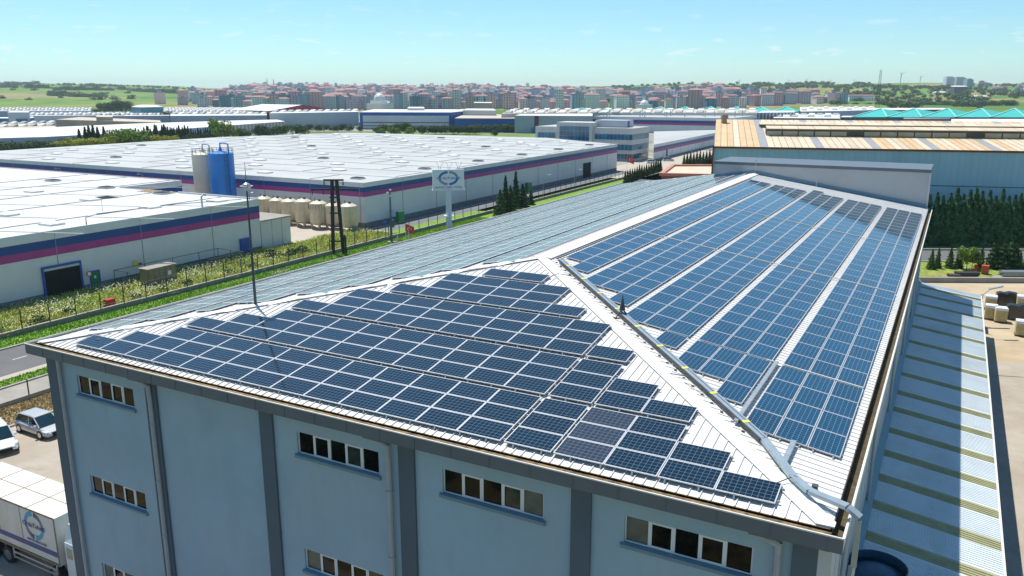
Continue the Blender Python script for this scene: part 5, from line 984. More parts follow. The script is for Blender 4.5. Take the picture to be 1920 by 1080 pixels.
for bk, ustart, vt, vb, nm in ((13, 1437, 240.5, 256, 'front'), (24, 1424, 232.5, 243, 'rear')):
    za = ze+.02+bk*sl_; zt = on_hall(1640, vt+1.2, bk).z; a0 = (on_hall(ustart, vt+8, bk)-H0).dot(HX); wd = 4.5; 
    m = MB(); m.hexa([Hh(a0,bk+.3,za-.3),Hh(aR,bk+.3,za-.3),Hh(aR,bk+wd,za-.3),Hh(a0,bk+wd,za-.3)],[Hh(a0,bk+.3,zt-.25),Hh(aR,bk+.3,zt-.25),Hh(aR,bk+wd,zt-.25),Hh(a0,bk+wd,zt-.25)]); cl = m.build('clerestory', pm('clerestory_wall_'+nm, (.10,.09,.07), .7, .3, .4), t)
    n = 48
    for k in range(n):
        x0 = a0+k*(aR-a0)/n; x1 = x0+(aR-a0)/n
        m = MB(); m.hexa([Hh(x0+.05,bk-.5,zt-.22),Hh(x1-.05,bk-.5,zt-.22),Hh(x1-.05,bk+wd,zt+.1),Hh(x0+.05,bk+wd,zt+.1)],[Hh(x0+.05,bk-.5,zt-.1),Hh(x1-.05,bk-.5,zt-.1),Hh(x1-.05,bk+wd,zt+.25),Hh(x0+.05,bk+wd,zt+.25)]); m.build('roof_sheet', pm('clerestory_orange', (.45,.24,.12), .6, .1, .4) if (nm == 'rear' and k == 26) else (MATS.get('clerestory_orange', cream_roof) if nm == 'rear' and k > 26 else cream_roof), cl)
        m = MB(); m.hexa([Hh(x0+.12,bk+.2,za+.1),Hh(x1-.12,bk+.2,za+.1),Hh(x1-.12,bk+.3,za+.1),Hh(x0+.12,bk+.3,za+.1)],[Hh(x0+.12,bk+.2,zt-.6),Hh(x1-.12,bk+.2,zt-.6),Hh(x1-.12,bk+.3,zt-.6),Hh(x0+.12,bk+.3,zt-.6)])
        if k % 7 != 5: m.build('clerestory_pane', MATS.get('clerestory_pane_cream') or pm('clerestory_pane_cream', (.48,.42,.30), .5, .15, .5), cl)
P_ = on_hall(1357, 243, 30); m = MB(); m.cyl((P_.x,P_.y,P_.z-4),(P_.x,P_.y,P_.z+2.4),.55,12); m.cyl((P_.x,P_.y,P_.z+2.4),(P_.x,P_.y,P_.z+3.2),.85,12,.7); m.solo('vent_stack', pm('stack_brown', (.33,.26,.18), .7, .1, 1), 'brown round vent stack behind the left end of the blue hall roof', 'chimney', (P_.x,P_.y,P_.z-4))
# hut with red edging
t = thing('hut', 'low hut with pinkish red parapet and cream sheet roof left of the blue hall', 'hut', (-22,190,0)); q_ = [gp(1240,326,4.2), gp(1337,328,4.2), gp(1339,310,4.2), gp(1262,310,4.2)]
m = MB(); m.prism([(p.x,p.y) for p in q_], 0, 3.9); m.build('wall', pm('hut_wall_red', (.25,.06,.05), .7, .1, .5), t)
m = MB(); m.poly([(p.x,p.y,3.95) for p in q_]); m.build('roof', cream_roof, t)
m = MB()
for a, b in zip(q_, q_[1:]+q_[:1]): m.bar((a.x,a.y,3.7), (b.x,b.y,3.7), 1.1, .75)
m.build('parapet', pm('hut_pink', (.50,.20,.15), .7, .08, .5), t)
# ---------------------------------------------------------------- office block
ox, oy, oh = -67.7, 262., 11.8; t = thing('office_block', 'three storey pale office block with blue mirrored window bands', 'office building', (-85,270,0)); tile = stripes(pm('stone_tile_cladding', (.60,.585,.54), .6, .06, .4), 1.5, .06, .85); gl_b = pm('mirror_glass_blue', (.01,.17,.28), .08, .4, .25, col2=(.005,.06,.12), spec=.9)
m = MB(); m.box(-107,oy,0,ox,280,oh); m.build('wall', tile, t); m = MB(); m.box(-97.5,oy-1.2,0,-83,270,oh+1.8); m.build('entrance_volume', tile, t)
m = MB(); m.box(-106.9,oy+.4,oh,ox-.4,279.6,oh+.02); m.build('roof', wh_roof, t)
m = MB(); m.box(-84,266,oh,-72,274,oh+2.6); rh_ = m.build('roof_plant_room', clad_mat, t); m = MB(); m.box(-71.99,268,oh,-71.9,270,oh+2.2); m.build('door', blue_paint, rh_)
def panes(parent, xs, y0, ys, z0, z1, n, front=True):
    for k in range(n):
        m = MB()
        if front: a = xs[0]+(xs[1]-xs[0])*k/n; b = xs[0]+(xs[1]-xs[0])*(k+1)/n; m.box(a+.05,y0-.06,z0,b-.05,y0,z1)
        else: a = ys[0]+(ys[1]-ys[0])*k/n; b = ys[0]+(ys[1]-ys[0])*(k+1)/n; m.box(y0,a+.05,z0,y0+.06,b-.05,z1)
        m.build('window', gl_b, parent)
for z0, z1 in ((7.6,9.6),(3.9,5.9),(.7,2.5)): panes(t, (-82.5,ox-.02), oy, None, z0, z1, 10); panes(t, None, ox, (oy+.02,279.5), z0, z1, 12, False)
panes(t, (-106,-98.5), oy, None, 7.6, 9.6, 5)
for z_ in range(5): panes(t, (-96.3,-84.2), oy-1.2, None, 3.5+z_*1.75, 5.15+z_*1.75, 8)
car('white car parked by the office block, left of the pair', (-58.5,258,.02), .4, car_white); car('silver car parked by the office block, right of the pair', (-56.5,270,.02), .4, car_silver)
m = MB(); m.box(-62.5,283,0,-61.5,284.5,3.2); m.solo('blue_kiosk', blue_paint, 'blue box beside the office block right corner', 'kiosk', (-62,283.7,0))
q_ = [gp(1226,271,6), gp(1339,249.5,6), gp(1352,243,6), gp(1226,246,6)]
W3, rf3 = warehouse('white warehouse with blue and magenta bands behind the office block', [(p.x,p.y) for p in q_], 6.0, [((q_[0].x,q_[0].y),(q_[1].x,q_[1].y))], (4.9,3.9,3.1), wh_roof, plinth=.6)
P_ = gp(1333,266); m = MB(); m.box(P_.x-1.5,P_.y-2,0,P_.x+1.5,P_.y+2,3.4); m.solo('blue_container', pm('container_blue', (.01,.05,.25), .5, .1, 1), 'dark blue container at the far end of the rear striped warehouse', 'container', (P_.x,P_.y,0))
q_ = [gp(1112,218,9.5), gp(1372,221.7,9.5), gp(1418,216.6,9.5), gp(1150,213.6,9.5)]
W4, rf4 = warehouse('far white warehouse with a blue and magenta band and many roof vents', [(p.x,p.y) for p in q_], 9.5, [((q_[0].x,q_[0].y),(q_[1].x,q_[1].y)), ((q_[1].x,q_[1].y),(q_[2].x,q_[2].y))], (7.8,6.2,5.0), wh_roof, plinth=0, seam=30)
for k, u in enumerate((1132,1138,1143,1200,1205,1209,1246,1250,1257,1284,1318,1322,1340,1378,1392)):
    P_ = gp(u, 217.5+(k % 2), 9.5); m = MB(); m.cyl((P_.x,P_.y,9.4),(P_.x,P_.y,12.0+(k % 3)*.5),.35,7); m.build('roof_vent', galv, rf4)
# ---------------------------------------------------------------- middle distance buildings
def ground_pts(h, F, Bk): return [gp(u, v, h) for u, v in F]+[gp(u, v, h) for u, v in Bk[::-1]]
def bg(label, h, F, Bk, wallm, roofm, name='industrial_hall', cat='hall', ribs_=0, lights=0):
    q_ = ground_pts(h, F, Bk); c = sum(q_, Vector((0,0,0)))/len(q_); t = thing(name, label, cat, (c.x,c.y,0)); m = MB(); m.prism([(p.x,p.y) for p in q_], 0, h-.3); m.build('wall', wallm, t)
    m = MB(); m.prism([(p.x,p.y) for p in q_], h-.29, h); rf = m.build('roof', roofm, t)
    if lights:
        n = len(F); a, b = q_[0], q_[n-1]; c2, d2 = q_[-1], q_[n]; rows_, per = lights
        for i in range(rows_):
            for j in range(per):
                f = (j+.5)/per; g = (i+.5)/rows_; p = (a.lerp(b, f)).lerp(c2.lerp(d2, f), g); m = MB(); s = 2.2; m.hexa([(p.x-s,p.y-s*.7,h),(p.x+s,p.y-s*.7,h),(p.x+s,p.y+s*.7,h),(p.x-s,p.y+s*.7,h)],[(p.x-s,p.y-s*.7,h+.3),(p.x+s,p.y-s*.7,h+.3),(p.x+s,p.y+s*.7,h+1.5),(p.x-s,p.y+s*.7,h+1.5)]); m.build('rooflight', dome_mat if (i+j) % 2 else seam_mat, rf)
    if ribs_:
        a, b = q_[0], q_[len(F)-1]; nrm = (b-a).normalized(); out_ = Vector((nrm.y,-nrm.x,0)); L = (b-a).length; n = min(int(L/ribs_), 90); m = MB()
        for k in range(n): p = a+nrm*(k+.5)*L/n; m.hexa([(p.x,p.y,0),(p.x+nrm.x*L/n*.45,p.y+nrm.y*L/n*.45,0),(p.x+nrm.x*L/n*.45+out_.x*.3,p.y+nrm.y*L/n*.45+out_.y*.3,0),(p.x+out_.x*.3,p.y+out_.y*.3,0)],[(p.x,p.y,h-.4),(p.x+nrm.x*L/n*.45,p.y+nrm.y*L/n*.45,h-.4),(p.x+nrm.x*L/n*.45+out_.x*.3,p.y+nrm.y*L/n*.45+out_.y*.3,h-.4),(p.x+out_.x*.3,p.y+out_.y*.3,h-.4)])
        m.build('wall_rib', dark_metal if 'dark' in label else clad_mat, t, kind='stuff')
    return t
tanw = pm('wall_tan', (.40,.33,.24), .8, .1, .2); bluegrey = pm('wall_blue_grey', (.28,.36,.44), .7, .08, .1); palew = pm('wall_pale', (.52,.56,.58), .7, .06, .1); whroof = weather(pm('far_roof_white', (.66,.66,.63), .6, .05, .05), (.5,.48,.43), .5, .03); tealw = pm('wall_teal', (.04,.17,.22), .6, .1, .1); brightblue = pm('wall_bright_blue', (.01,.10,.36), .6, .06, .1)
turq = pm('roof_turquoise', (.03,.42,.36), .55, .08, .05); turq_l = pm('roof_turquoise_light', (.25,.60,.52), .55, .06, .1); brownw = pm('wall_brown_grey', (.20,.17,.17), .7, .12, .2); slatew = pm('wall_dark_slate', (.09,.11,.13), .7, .12, .2); redw = pm('wall_deep_red', (.36,.03,.05), .6, .06, .1); beigeroof = weather(pm('roof_beige', (.50,.42,.31), .7, .08, .05), (.36,.29,.20), .7, .05)
bg('very long white roofed factory behind the tree belt on the left', 5.5, [(-80,261),(83,256.5),(262,247.5),(394,237.5)], [(-80,244),(83,239),(262,231.5),(405,227)], bluegrey, whroof, ribs_=4)
bg('tan slatted hall wing at the right end of the long white roofed factory', 5.6, [(395,237.3),(534,227.5)], [(410,226.6),(520,224.2)], tanw, whroof, ribs_=4)
bg('low tan building with flat beige roof behind the long white factory', 5.5, [(104,224),(302,229.5)], [(150,219.5),(300,225.5)], tanw, beigeroof)
t = bg('raised tan roof block on the low tan building', 8, [(180,219),(211,219.3)], [(182,216.8),(211,217)], tanw, beigeroof)
bg('cluttered beige roofed building at the left edge behind the long white factory', 5.5, [(-60,243.5),(104,238)], [(-60,232),(104,228)], tanw, beigeroof, lights=(2,9))
bg('dark teal blue shed at the left edge', 7, [(-20,221.5),(49,222),(64,220.5)], [(-20,219.5),(40,219.5),(62,218.5)], tealw, palew)
bg('small white shed with pale roof behind the teal shed', 11, [(14,210.5),(54,210.5)], [(18,208.6),(55,208.6)], palew, whroof)
bg('long low grey hall with sawtooth rooflights left of the tan building', 6, [(56,217),(200,216),(232,216.5)], [(56,212.5),(200,211.5),(232,212.5)], palew, whroof, lights=(2,20))
bg('distant strip of white sawtooth roofs at the left', 6, [(-60,208),(170,208)], [(-60,203),(172,203)], bluegrey, whroof, lights=(3,34))
bg('distant strip of white roofs with dark rooflights behind the trees', 6, [(180,217.5),(318,216.5)], [(186,212),(318,211)], bluegrey, whroof, lights=(2,16))
bg('long blue grey hall with a white edged roof in the middle distance', 7, [(319,217),(500,216)], [(320,211.5),(500,210.5)], bluegrey, whroof, lights=(1,14))
bg('speckled pale factory roofs stretching behind the long blue grey hall', 8, [(308,210.5),(500,209.5)], [(308,203.5),(480,203.5)], palew, whroof, lights=(5,30))
bg('teal gabled hall below the green hills', 12, [(246,200),(264,201),(306,200)], [(262,196.5),(270,196.3),(290,196.5)], tealw, whroof)
for k, u in enumerate((487,491.5,496,501)): 
    P_ = gp(u, 213+.5*k); h = zof(u, 197.5, P_); m = MB(); m.lathe((P_.x,P_.y,0),[(1.9,0),(1.9,h-1),(.5,h)],14); m.solo('grain_silo', galv, ['leftmost','second','third','rightmost'][k]+' of four grey silos left of the red hall', 'silo', (P_.x,P_.y,0))
bg('white hall with pale blue wall right of the grey silos', 10, [(505,212),(560,211.5),(672,209.5)], [(512,208.5),(672,206)], palew, whroof, lights=(1,12))
P0_, P1_ = gp(505,208,9), gp(625,205.5,9); mid = (P0_+P1_)/2; dirn = (P1_-P0_).normalized(); bkd = Vector((-dirn.y,dirn.x,0))*60; t = thing('red_hall', 'wide low hall with a deep red gable wall and white roof', 'hall', (mid.x,mid.y,0)); zt = 13.5
m = MB(); m.hexa([(P0_.x,P0_.y,0),(P1_.x,P1_.y,0),(P1_.x+bkd.x*.1,P1_.y+bkd.y*.1,0),(P0_.x+bkd.x*.1,P0_.y+bkd.y*.1,0)],[(P0_.x,P0_.y,9),(P1_.x,P1_.y,9),(P1_.x+bkd.x*.1,P1_.y+bkd.y*.1,9),(P0_.x+bkd.x*.1,P0_.y+bkd.y*.1,9)]); m.poly([(P0_.x,P0_.y,9),(P1_.x,P1_.y,9),(mid.x,mid.y,zt)]); m.build('gable_wall', redw, t)
m = MB(); m.poly([(P0_.x,P0_.y,9),(mid.x,mid.y,zt),(mid.x+bkd.x,mid.y+bkd.y,zt),(P0_.x+bkd.x,P0_.y+bkd.y,9)]); m.poly([(mid.x,mid.y,zt),(P1_.x,P1_.y,9),(P1_.x+bkd.x,P1_.y+bkd.y,9),(mid.x+bkd.x,mid.y+bkd.y,zt)]); m.build('roof', whroof, t)
t = bg('big white hall framed in bright blue with a pale roof', 11.3, [(674,210),(845,210.5),(875,207.5)], [(700,205),(845,205),(870,205)], brightblue, whroof)
a, b = gp(681,210.02,11.3), gp(842,210.49,11.3); dd = (b-a).normalized(); n_ = Vector((dd.y,-dd.x,0))
for z0, z1, mt, nm in ((.5,9,palew,'white_panel'),(4.3,4.8,dark_metal,'window_strip'),(2.2,2.6,dark_metal,'window_strip')):
    k_ = 1.5 if nm == 'white_panel' else 1.7; m = MB(); m.hexa([a+Vector((0,0,z0-11.3)), b+Vector((0,0,z0-11.3)), b+n_*k_+Vector((0,0,z0-11.3)), a+n_*k_+Vector((0,0,z0-11.3))], [a+Vector((0,0,z1-11.3)), b+Vector((0,0,z1-11.3)), b+n_*k_+Vector((0,0,z1-11.3)), a+n_*k_+Vector((0,0,z1-11.3))]); m.build(nm, mt, t)
bg('lower blue walled hall with a tan striped roof', 8.5, [(852,221.5),(966,222)], [(870,214.5),(966,214.5)], brightblue, beigeroof)
t = bg('large grey hall with one vertical purple stripe', 10.5, [(965,216.5),(1111,217.3)], [(985,211.5),(1111,212)], pm('hall_grey', (.33,.39,.44), .7, .05, .1), whroof)
a, b = gp(1003,216.7,10.5), gp(1009,216.8,10.5); m = MB(); m.hexa([(a.x,a.y-.6,3),(b.x,b.y-.6,3),(b.x,b.y+1,3),(a.x,a.y+1,3)],[(a.x,a.y-.6,10.3),(b.x,b.y-.6,10.3),(b.x,b.y+1,10.3),(a.x,a.y+1,10.3)]); m.build('purple_stripe', pm('stripe_purple', (.16,.02,.09), .6, .05, 1), t)
a, b = gp(998,216.7,10.5), gp(1013,216.8,10.5); m = MB(); m.hexa([(a.x,a.y-1.2,0),(b.x,b.y-1.2,0),(b.x,b.y+1,0),(a.x,a.y+1,0)],[(a.x,a.y-1.2,3.4),(b.x,b.y-1.2,3.4),(b.x,b.y+1,3.4),(a.x,a.y+1,3.4)]); m.build('loading_porch', tealw, t)
bg('wide cream factory roof with pipes behind the grey hall', 11, [(940,213),(1110,211),(1420,212)], [(960,205.5),(1110,204.5),(1420,205.5)], palew, beigeroof, lights=(3,24))
bg('white roofed block behind the blue framed hall', 13, [(764,202.5),(796,202.5)], [(766,200.3),(794,200.3)], palew, whroof)
bg('grey hall with curved pale roof right of the blue framed hall', 12, [(868,206.5),(930,207)], [(874,203.5),(926,203.8)], palew, whroof)
bg('beige plant building beside the two chimneys', 15, [(888,192.5),(922,193)], [(890,191),(922,191.3)], tanw, whroof)
for u, lab in ((895,'left of the two slender dark chimneys'),(909,'right of the two slender dark chimneys')):
    P_ = gp(u, 213); h = zof(u, 181, P_); m = MB(); m.cyl((P_.x,P_.y,0),(P_.x,P_.y,h),1.0,8,.7); m.solo('chimney', dark_metal, lab, 'chimney', (P_.x,P_.y,0))
bg('brown grey panel building with small square windows behind the blue hall', 10, [(1419,211.5),(1490,210.5)], [(1430,207.5),(1490,207.5)], brownw, palew, ribs_=3)
bg('low dark slatted building behind the blue hall roof', 7.5, [(1576,219.5),(1694,219.5)], [(1580,217),(1694,217)], slatew, palew, ribs_=3)
bg('rusty grey containers in a row right of the dark slatted building', 7.0, [(1694,222.0),(1782,221.5)], [(1696,220.2),(1780,219.8)], brownw, palew)
bg('pale hall end with white folded roof at the right edge', 6.5, [(1783,229),(1990,230)], [(1784,223),(1990,223)], palew, whroof)
bg('white roofed works among trees right of the brown panel building', 7, [(1500,209),(1570,208),(1640,206)], [(1500,200.5),(1570,200.5),(1640,201)], bluegrey, whroof, lights=(3,10))
bg('long thin white roofs below the right hills', 7, [(1640,206.5),(1780,205)], [(1640,202.5),(1770,202.5)], slatew, whroof)
bg('pale low works in front of the right turquoise roofs', 7, [(1450,221),(1575,222)], [(1455,214),(1575,214)], slatew, whroof, lights=(2,8))
def hip_roof(label, h, rise, segs, wallm):
    ps = [gp(u, v, h) for u, v in segs[0]]; qs = [gp(u, v, h) for u, v in segs[1]]; c = (ps[0]+ps[-1])/2; t = thing('turquoise_roof_hall', label, 'hall', (c.x,c.y,0)); m = MB(); m.prism([(p.x,p.y) for p in (ps[0],ps[-1],qs[-1],qs[0])], 0, h-.2); m.build('wall', wallm, t)
    for i in range(len(ps)-1):
        a, b, c_, d_ = ps[i], ps[i+1], qs[i+1], qs[i]; pk = (a+b+c_+d_)/4+Vector((0,0,rise))
        m = MB(); m.poly([a,b,pk]); m.poly([b,c_,pk]); m.poly([c_,d_,pk]); m.poly([d_,a,pk]); o = m.build('roof_bay', turq, t)
        m = MB(); 
        for e_ in (a, b): m.bar(e_+Vector((0,0,.15)), pk+Vector((0,0,.15)), 1.0, .3)
        m.build('hip_strip', turq_l, o)
    return t
hip_roof('row of bright turquoise pyramid roofs at the right', 7.5, 4.5, ([(1598+65*i, 219.5+.1*i) for i in range(7)], [(1640+60*i, 211) for i in range(7)]), slatew)
hip_roof('far turquoise folded roofs behind the striped warehouse', 9, 3.4, ([(1205+48*i, 210.5) for i in range(7)], [(1225+46*i, 207) for i in range(7)]), slatew)
hip_roof('smaller turquoise roof behind the grey hall', 9.5, 2.8, ([(1062,211.8),(1110,212),(1165,211.8)], [(1072,208),(1120,208),(1160,208)]), slatew)
# lattice mast, turbines, pylons
def lattice(u, vb, vt, wd, label, name='lattice_mast', d=None):
    P_ = gp(u, vb); h = zof(u, vt, P_); x, y = P_.x, P_.y; t = thing(name, label, 'mast', (x,y,0)); m = MB()
    for sx_, sy_ in ((1,1),(1,-1),(-1,1),(-1,-1)): m.cyl((x+sx_*wd,y+sy_*wd,0),(x+sx_*wd*.35,y+sy_*wd*.35,h),.16,4)
    n = 16
    for k in range(n):
        f0, f1 = k/n, (k+1)/n; w0, w1 = wd*(1-.65*f0), wd*(1-.65*f1)
        for (a, b), (c_, d_) in (((1,1),(1,-1)),((1,-1),(-1,-1)),((-1,-1),(-1,1)),((-1,1),(1,1))): m.cyl((x+a*w0,y+b*w0,h*f0),(x+c_*w1,y+d_*w1,h*f1),.09,3); m.cyl((x+a*w1,y+b*w1,h*f1),(x+c_*w1,y+d_*w1,h*f1),.09,3)
    m.build('lattice', dark_metal, t, kind='stuff'); return t, P_, h
lattice(1644, 208, 131, 2.3, 'tall dark lattice mast standing in front of the right hills'); 
def hill_at(u, dep): lat = (u-960)/FPX*(dep*math.cos(PIT)+20*math.sin(PIT)); x, y = place(dep, lat); return x, y, terr(dep, lat)
def turbine(u, dep, vt, label):
    x, y, z = hill_at(u, dep); h = zof(u, vt, Vector((x,y,0)))-z; h = max(h, 20); t = thing('wind_turbine', label, 'wind turbine', (x,y,z)); MB().cyl((x,y,z-3),(x,y,z+h),1.6,8,.9).build('tower', white_paint, t); m = MB(); f2 = Vector((FH.x,FH.y,0)); c = Vector((x,y,z+h)); m.bar(c-f2*4, c+f2*3, 2.4, 2.4); m.build('nacelle', white_paint, t)
    for k in range(3):
        a = .5+k*2.094; d = Vector((_r.x,_r.y,0))*math.cos(a)+Vector((0,0,1))*math.sin(a); m = MB(); m.cyl(c-f2*4.5, c-f2*4.5+d*h*.55, .9, 5, .25); m.build('blade', white_paint, t)
turbine(1685, 2700, 138, 'white wind turbine on the right hill, left of the two'); turbine(1722, 2900, 144, 'smaller white wind turbine on the right hill, right of the two')
for k, u in enumerate((1385,1477,1510,1555,1600)):
    x, y, z = hill_at(u, 2700); h = zof(u, 149 if k != 2 else 147, Vector((x,y,0)))-z; t = thing('power_pylon', 'distant thin power pylon on the crest of the right hills', 'pylon', (x,y,z), group='distant power pylons'); m = MB(); m.cyl((x,y,z),(x,y,z+h),.9,4,.4); e1 = Vector((_r.x,_r.y,0)); m.bar(Vector((x,y,z+h*.85))-e1*6, Vector((x,y,z+h*.85))+e1*6, .6, .6); m.build('tower', galv, t)
# ---------------------------------------------------------------- the distant town
roof_red = pm('town_roof_tile', (.30,.15,.135), .8, .2, .03, objrand=.35); roof_gry = pm('town_roof_grey', (.30,.29,.30), .8, .1, .05, objrand=.2)
wallc = [pm('town_wall_%d' % i, c, .8, .05, .05, objrand=.15) for i, c in enumerate([(.72,.68,.64),(.56,.62,.68),(.72,.50,.50),(.58,.38,.42),(.34,.46,.56),(.80,.79,.78),(.54,.47,.56),(.10,.26,.38)])]
win_m = pm('town_window', (.05,.07,.09), .4, .2, .1)
BT = []
for i in range(16):
    rr = random.Random(100+i); w_, d_, fl = rr.choice([9,11,13,15,20]), rr.choice([9,11,13]), rr.choice([4,4,5,5,6,8]); h = fl*3.0; wm_ = wallc[i % 8]; m = MB(); m.box(-w_/2,-d_/2,-4,w_/2,d_/2,h)
    for s in (-1, 1): m.box(s*w_*.28-1.6,-d_/2-1.1,2.6,s*w_*.28+1.6,-d_/2,h-.4)
    body_ = m.mesh('wall', wm_); m = MB(); rt = i % 5 not in (2, 4)
    if rt: m.hexa([(-w_/2-.6,-d_/2-.6,h),(w_/2+.6,-d_/2-.6,h),(w_/2+.6,d_/2+.6,h),(-w_/2-.6,d_/2+.6,h)],[(-w_/2+3.2,-.4,h+2.1),(w_/2-3.2,-.4,h+2.1),(w_/2-3.2,.4,h+2.1),(-w_/2+3.2,.4,h+2.1)])
    else: m.box(-w_/2-.3,-d_/2-.3,h,w_/2+.3,d_/2+.3,h+.6); m.box(-2,-2,h+.6,2,2,h+3)
    roof_ = m.mesh('roof', roof_red if rt else roof_gry); m = MB(); nc = max(3, int(w_/3.2))
    for f in range(fl):
        for c in range(nc):
            x = -w_/2+(c+.5)*w_/nc; yy_ = -d_/2-.05
            if abs(abs(x)-w_*.28) < 1.6: yy_ = -d_/2-1.15
            m.box(x-.65,yy_,f*3+.9,x+.65,yy_+.04,f*3+2.3)
        for c in range(4): y_ = -d_/2+(c+.5)*d_/4; m.box(w_/2+.0,y_-.6,f*3+.9,w_/2+.05,y_+.6,f*3+2.3)
    BT.append((body_, roof_, m.mesh('window', win_m), w_, h, rt, i % 8))
wn = ['cream','pale grey','salmon','brownish','blue grey','off-white','mauve grey','teal glass fronted']
def fwd(x, y): return (x-CAM.x)*FH.x+(y-CAM.y)*FH.y
sites = []
rowd = 1100.
while rowd < 3300:
    u = 300.
    while u < 1600:
        d0 = interp([(300,1400),(380,1250),(480,1130),(700,1110),(900,1130),(1100,1150),(1400,1190),(1560,1330)], u); dm = interp([(300,1500),(380,1700),(440,2900),(500,3300),(900,3200),(950,2500),(1040,2200),(1180,1800),(1300,1750),(1400,1560),(1480,1480),(1560,1430),(1600,1300)], u); d = rowd+rnd.uniform(-22,22)
        step = rnd.uniform(14, 25)/d*FPX
        if d0 < d < dm and rnd.random() < (.93 if u > 440 else .5):
            if not (1138 < u < 1152 and d < 1700): sites.append((d, u+rnd.uniform(-3,3)))
        u += step
    rowd += 36+(rowd-1200)*.016
sites.sort(); far_bodies = {}
for i, (d, u) in enumerate(sites):
    lat = (u-960)/FPX*(d*math.cos(PIT)+20*math.sin(PIT)); x, y = place(d, lat); z = max(terr(d, lat), -.5); bt = rnd.choice(BT); s = rnd.uniform(.85, 1.12); rz = YAW+rnd.uniform(-.5,.5)
    if i < 300:
        t = thing('apartment_block', '%s apartment block with %s roof in the distant town' % (wn[bt[6]], 'red tiled' if bt[5] else 'flat grey'), 'apartment building', (x,y,z), rz, '%s town blocks, %s roofs' % (wn[bt[6]], 'red' if bt[5] else 'flat')); t.scale = (s, s, s*rnd.uniform(.85,1.15)); inst('wall', bt[0], t); inst('roof', bt[1], t); w2 = inst('window', bt[2], t); w2['kind'] = 'stuff'
    else: far_bodies.setdefault(bt, []).append((x, y, z, rz, s))
V_ = []; F_2 = []; M_ = []; mats_ = []
for bt, lst in far_bodies.items():
    for me in bt[:2]:
        mi = len(mats_) if me.materials[0] not in mats_ else mats_.index(me.materials[0])
        if mi == len(mats_): mats_.append(me.materials[0])
        co = np.empty(len(me.vertices)*3); me.vertices.foreach_get('co', co); co = co.reshape(-1,3); fs_ = [tuple(p.vertices) for p in me.polygons]
        for x, y, z, rz, s in lst:
            c_, s_ = math.cos(rz), math.sin(rz); b0_ = len(V_); V_ += [((p[0]*c_-p[1]*s_)*s+x, (p[0]*s_+p[1]*c_)*s+y, p[2]*s+z) for p in co]; F_2 += [tuple(k+b0_ for k in f) for f in fs_]; M_ += [mi]*len(fs_)
me = bpy.data.meshes.new('distant_town'); me.from_pydata(V_, [], F_2); [me.materials.append(q) for q in mats_]; me.polygons.foreach_set('material_index', M_); me.update(); o = bpy.data.objects.new('distant_town', me); COL.objects.link(o)
tag(o, 'dense mass of red roofed apartment blocks covering the far hillside behind the nearer blocks', 'town', kind='stuff')
# mosque, hilltop blocks, minarets
def far_pt(u, d): lat = (u-960)/FPX*(d*math.cos(PIT)+20*math.sin(PIT)); x, y = place(d, lat); return x, y, max(terr(d, lat), 0)
x, y, z = far_pt(712, 1095); t = thing('mosque', 'white domed mosque in front of the distant town', 'mosque', (x,y,z)); m = MB(); m.box(x-13,y-11,z-2,x+13,y+11,z+9); m.box(x-9,y-8,z+9,x+9,y+8,z+13); m.build('prayer_hall', wallc[5], t); m = MB(); m.lathe((x,y,z+13),[(7.4,0),(7.4,2),(6.9,4.5),(5.2,7),(2.8,8.6),(.1,9.2)],20); m.build('dome', dome_mat, t, smooth=False)
for sx_ in (-12, 12): m = MB(); m.lathe((x+sx_,y+4,z+9),[(2.5,0),(2,1.6),(.1,2.6)],10); m.build('small_dome', dome_mat, t)
x, y, z = far_pt(1208+0, 1135); t = thing('mosque', 'small white domed mosque at the right side of the town', 'mosque', (x,y,z)); m = MB(); m.box(x-9,y-8,z-2,x+9,y+8,z+7); m.build('prayer_hall', wallc[5], t); m = MB(); m.lathe((x,y,z+7),[(6,0),(5.4,3),(3,5.4),(.1,6.4)],14); m.build('dome', dome_mat, t)
for u, d, vt, lab in ((503,2300,146,'left minaret on the town skyline'),(515,2300,147,'right minaret on the town skyline'),(354,1500,178,'low white minaret at the left side of the town'),(1022,2600,158,'thin minaret on the skyline right of the town')):
    x, y, z = far_pt(u, d); h = zof(u, vt, Vector((x,y,0)))-z; m = MB(); m.cyl((x,y,z-2),(x,y,z+h*.8),1.3,6,1.1); m.cyl((x,y,z+h*.8),(x,y,z+h),1.5,6,.1); m.solo('minaret', wallc[1], lab, 'minaret', (x,y,z))
for k, (u, d, w_, vt, wm_) in enumerate(((1775,2500,24,145,wallc[1]),(1795,2500,28,146,wallc[1]),(1812,2400,18,149,wallc[4]))):
    x, y, z = far_pt(u, d); h = zof(u, vt, Vector((x,y,0)))-z; t = thing('apartment_block', ['leftmost of the tall grey blocks on the right hilltop','middle of the tall grey blocks on the right hilltop','smallest darker block right of the tall hilltop blocks'][k], 'apartment building', (x,y,z), YAW)
    m = MB(); m.box(-w_/2,-10,-4,w_/2,10,h); m.build('wall', wm_, None).parent = t; m = MB(); [m.box(-w_/2+1.2+c*3.4,-10.08,1+f*3.2,-w_/2+2.8+c*3.4,-10.02,2.6+f*3.2) for c in range(int(w_/3.4)) for f in range(max(2, int(h/3.2)))]; m.build('window', win_m, None, kind='stuff').parent = t; m = MB(); m.box(-w_/2+3,-6,h,w_/2-3,6,h+2.5); m.build('roof_block', roof_gry, None).parent = t
